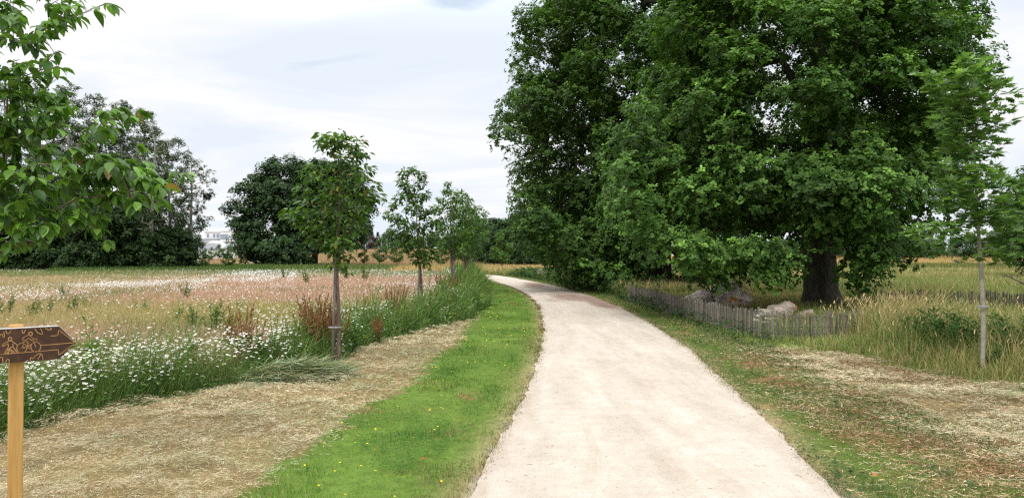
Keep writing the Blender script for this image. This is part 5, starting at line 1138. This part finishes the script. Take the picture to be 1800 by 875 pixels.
for xc in (-5.6, -2.6, .4, 3.4, 6.4):
    for zc in (3.6, 6.9): window(b2, xc, zc, 2.0, 1.7, 0)
for xc in (-3.8, .8): window(b2, xc, 10, 3.2, 2.2, 2.5)
b3 = empty('white_house', (W(383, 270), 270, float(height(W(383, 270), 270))-.4), 'white gabled house in front of the two apartment blocks', 'house', None)
bx_px(b3, 'wall', -6, 6, 0, 5.2, 0, 9, M['render'])
mb = MB(); V = [(-6.3, -.3, 5.2), (1.5, -.3, 5.2), (-2.2, -.3, 8.0), (-6.3, 9.3, 5.2), (1.5, 9.3, 5.2), (-2.2, 9.3, 8.0)]
mb.add(V, [[[0, 1, 2], [5, 4, 3]], [[0, 3, 4, 1], [1, 4, 5, 2], [2, 5, 3, 0]]]); mb.build('roof', M['render'], b3)
mb = MB(); V = [(1.9, -.2, 5.2), (6.4, -.2, 5.2), (6.4, 9.2, 5.2), (1.9, 9.2, 5.2), (1.9, 4.5, 7.0), (6.4, 4.5, 7.0)]
mb.add(V, [[[0, 1, 5, 4], [2, 3, 4, 5]], [[0, 4, 3], [1, 2, 5]]]); mb.build('roof', M['slate'], b3)
for xc in (-4, -1, 3): window(b3, xc, 2.6, 1.1, 1.4, 0)
b4 = empty('white_house', (W(350, 265), 265, float(height(W(350, 265), 265))-.4), 'low white house at the left of the buildings, beside the wood', 'house', None)
bx_px(b4, 'wall', -6, 5, 0, 4.6, 0, 9, M['render'])
mb = MB(); V = [(-6.3, -.2, 4.6), (5.3, -.2, 4.6), (5.3, 9.2, 4.6), (-6.3, 9.2, 4.6), (-6.3, 4.5, 6.9), (5.3, 4.5, 6.9)]
mb.add(V, [[[0, 1, 5, 4], [2, 3, 4, 5]], [[0, 4, 3], [1, 2, 5]]]); mb.build('roof', M['slate'], b4)
for xc in (-3, 2): window(b4, xc, 2.4, 1.1, 1.4, 0)

# ------------------------------------------------------------------ arrow signpost
M['postwood'] = noisemat('fresh_post_wood', [(.25, (.30, .15, .045)), (.45, (.47, .26, .08)), (.72, (.62, .37, .13))], 7, .6, .15, .003, (6, 6, .35), spec=.3)
M['board'] = noisemat('brown_board', [(.3, (.035, .016, .012)), (.55, (.060, .026, .016)), (.8, (.13, .055, .025))], 5, .45, .15, .002, (.8, 6, 6), spec=.35)
M['engraved'] = noisemat('pale_engraving', [(.3, (.24, .115, .045)), (.7, (.50, .28, .12))], 25, .7, .0)
M['boardedge'] = noisemat('board_edge', [(.3, (.45, .42, .40)), (.7, (.6, .58, .55))], 12, .6, .0)
th = math.radians(42); d0 = 3.42
bt = np.array([math.cos(th), math.sin(th), 0.]); bn = np.array([math.sin(th), -math.cos(th), 0.])   # board direction and outward normal
A0 = np.array([W(60, d0), d0, 0.])
def onboard(px, py):
    r = np.array([(px-CX)/F, 1., -(py-HY)/F]); C0_ = np.array([0, 0, CAMZ])
    t = np.dot(A0-C0_, bn)/np.dot(r, bn); p_ = C0_+r*t
    return np.dot(p_-A0, bt), p_[2]
def onb_zoom(zx, zy): return onboard(zx/6.25, 540+zy/6.25)
root = empty('arrow_signpost', (A0[0], A0[1], 0), 'brown arrow sign board with walker and cyclist on a light wooden post', 'signpost')
out = [(-340, 262), (0, 245), (655, 208), (843, 388), (660, 566), (0, 614), (-340, 632)]
uv = [onb_zoom(*q) for q in out]
def W3(u_, v_, o=0.): return np.array([bt[0]*u_+bn[0]*o, bt[1]*u_+bn[1]*o, v_])
k = len(uv); V = [W3(a, b, 0) for a, b in uv]+[W3(a, b, -.028) for a, b in uv]
mb = MB(); mb.add(V, [[list(range(k))], [list(range(2*k-1, k-1, -1))], [[(j+1) % k, j, j+k, (j+1) % k+k] for j in range(k)]])
board = mb.build('arrow_board', M['board'], root)
# pale bare top edge strip
mb = MB(); q0, q1, q2 = [np.array(W3(*uv[j])) for j in (0, 2, 3)]
def strip(mb, a, b, th_=.0035):
    up_ = nz(np.cross(bn, nz(b-a))); up_ = up_ if up_[2] > 0 else -up_
    V = []
    for p_ in (a, b):
        for o_ in (0.0006, -.0286):
            for u_ in (.0003, th_): V.append(p_+bn*o_+up_*u_)
    mb.add(V, [[[0, 1, 5, 4], [2, 6, 7, 3], [1, 3, 7, 5], [0, 4, 6, 2], [0, 2, 3, 1], [4, 5, 7, 6]]])
strip(mb, q0, q1); strip(mb, q1, q2, .0015); mb.build('bare_edge', M['boardedge'], board)
def groove(mb, pts, w_=.0034, closed=False):
    P_ = [onb_zoom(*q) for q in pts]
    if closed: P_ = P_+[P_[0]]
    P_ = np.array(P_); T_ = nz(np.gradient(P_, axis=0)); Nn = np.stack([-T_[:, 1], T_[:, 0]], 1)
    L_ = P_+Nn*w_/2; R_ = P_-Nn*w_/2; n_ = len(P_)
    V = [W3(a, b, .0012) for a, b in L_]+[W3(a, b, .0012) for a, b in R_]
    mb.add(V, [[[j, j+1, j+1+n_, j+n_] for j in range(n_-1)]])
def sm(pts, k=8): return smooth_res(pts, max(8, len(pts)*k))
def circ(cx, cy, r): a = np.linspace(0, 2*math.pi, 25); return [(cx+r*math.cos(t), cy+r*math.sin(t)) for t in a]
def dens(pts, k=6):
    pts = np.array(pts, float); return np.concatenate([np.linspace(pts[i], pts[i+1], k, endpoint=False) for i in range(len(pts)-1)]+[pts[-1:]])
mb = MB()
for l_ in [[(560, 312), (640, 308)], [(640, 308), (650, 245)], [(650, 245), (830, 384)], [(830, 384), (455, 415)], [(820, 400), (655, 520)], [(655, 520), (645, 462)], [(645, 462), (0, 515)], [(-340, 530), (0, 515)]]:
    groove(mb, dens(l_))
mb.build('arrow_outline', M['engraved'], board)
mb = MB()
groove(mb, circ(245, 445, 54), .0035); groove(mb, circ(400, 432, 54), .0035); groove(mb, circ(342, 288, 19), .0045)
for l_ in [[(248, 358), (262, 330), (318, 300), (352, 322), (372, 345), (410, 348), (405, 362)], [(248, 358), (300, 355), (318, 330), (345, 352), (375, 365)], [(250, 378), (300, 372), (318, 395), (300, 440), (340, 450)], [(262, 380), (272, 400), (250, 430), (290, 440)], [(372, 360), (400, 432)], [(300, 440), (375, 385)], [(245, 445), (300, 440)], [(395, 345), (408, 340), (412, 358)]]:
    groove(mb, dens(l_), .0035)
mb.build('cyclist_marking', M['engraved'], board)
mb = MB(); groove(mb, circ(117, 344, 18), .005)
for l_ in [[(30, 420), (50, 395), (100, 368), (135, 368), (190, 405), (200, 420)], [(30, 420), (45, 425), (95, 392), (100, 430), (55, 505), (75, 500), (118, 440), (135, 490), (150, 492)], [(150, 395), (148, 430), (195, 490), (210, 480)], [(118, 440), (150, 430)], [(95, 455), (85, 498), (100, 498), (118, 455), (170, 490)]]:
    groove(mb, dens(l_), .004)
mb.build('walker_marking', M['engraved'], board)
mb = MB()
for l_ in [[(0, 345), (8, 300), (30, 295), (40, 325), (55, 320), (48, 262)], [(70, 250), (80, 280), (105, 285), (128, 250)], [(250, 244), (252, 275), (270, 278), (285, 240)], [(388, 232), (420, 275), (468, 292), (470, 270), (448, 229)], [(500, 224), (540, 245), (568, 238), (560, 222)], [(0, 560), (25, 542), (40, 575), (38, 608)], [(68, 605), (85, 570), (108, 572), (108, 602)], [(340, 580), (345, 550), (370, 560), (392, 530), (440, 505), (470, 520), (480, 568)], [(455, 515), (422, 572)], [(295, 584), (320, 575)]]:
    groove(mb, sm(l_, 5), .0038)
mb.build('leaf_scroll_marking', M['engraved'], board)
# post behind the board
u0, _ = onboard(20.5, 700); u1, _ = onboard(46, 700)
uc, hw = (u0+u1)/2, (u1-u0)/2; ztop = onboard(40, 571)[1]
mb = MB(); c = W3(uc, ztop/2-.15, -.028-hw-.001); s_ = hw*.985; bv = .004
prof = [(-s_+bv, -s_), (s_-bv, -s_), (s_, -s_+bv), (s_, s_-bv), (s_-bv, s_), (-s_+bv, s_), (-s_, s_-bv), (-s_, -s_+bv)]
V = []
for z_, f_ in ((-.3, 1), (ztop-.006, 1), (ztop, .9)):
    for a_, b_ in prof: q = W3(uc+a_*f_, z_, -.029-hw+b_*f_); V.append(q)
mb.add(V, [[[i+8*r_, (i+1) % 8+8*r_, (i+1) % 8+8*r_+8, i+8*r_+8] for r_ in (0, 1) for i in range(8)], [list(range(16, 24))]])
mb.build('post', M['postwood'], root)

# ------------------------------------------------------------------ camera
cd = bpy.data.cameras.new('camera'); cd.sensor_width = 36; cd.lens = F/1800*36; cd.clip_end = 8000; cd.clip_start = .05
co = bpy.data.objects.new('camera', cd); col.objects.link(co); co.location = (0, 0, CAMZ)
co.rotation_euler = (math.radians(90)+math.atan((HY-437.5)/F), 0, 0)
sc.camera = co
sc.render.engine = 'CYCLES'
sc.cycles.use_denoising = False
sc.cycles.max_bounces = 6; sc.cycles.diffuse_bounces = 3; sc.cycles.transmission_bounces = 3
sc.cycles.sample_clamp_indirect = 4
sc.cycles.filter_width = 1.3
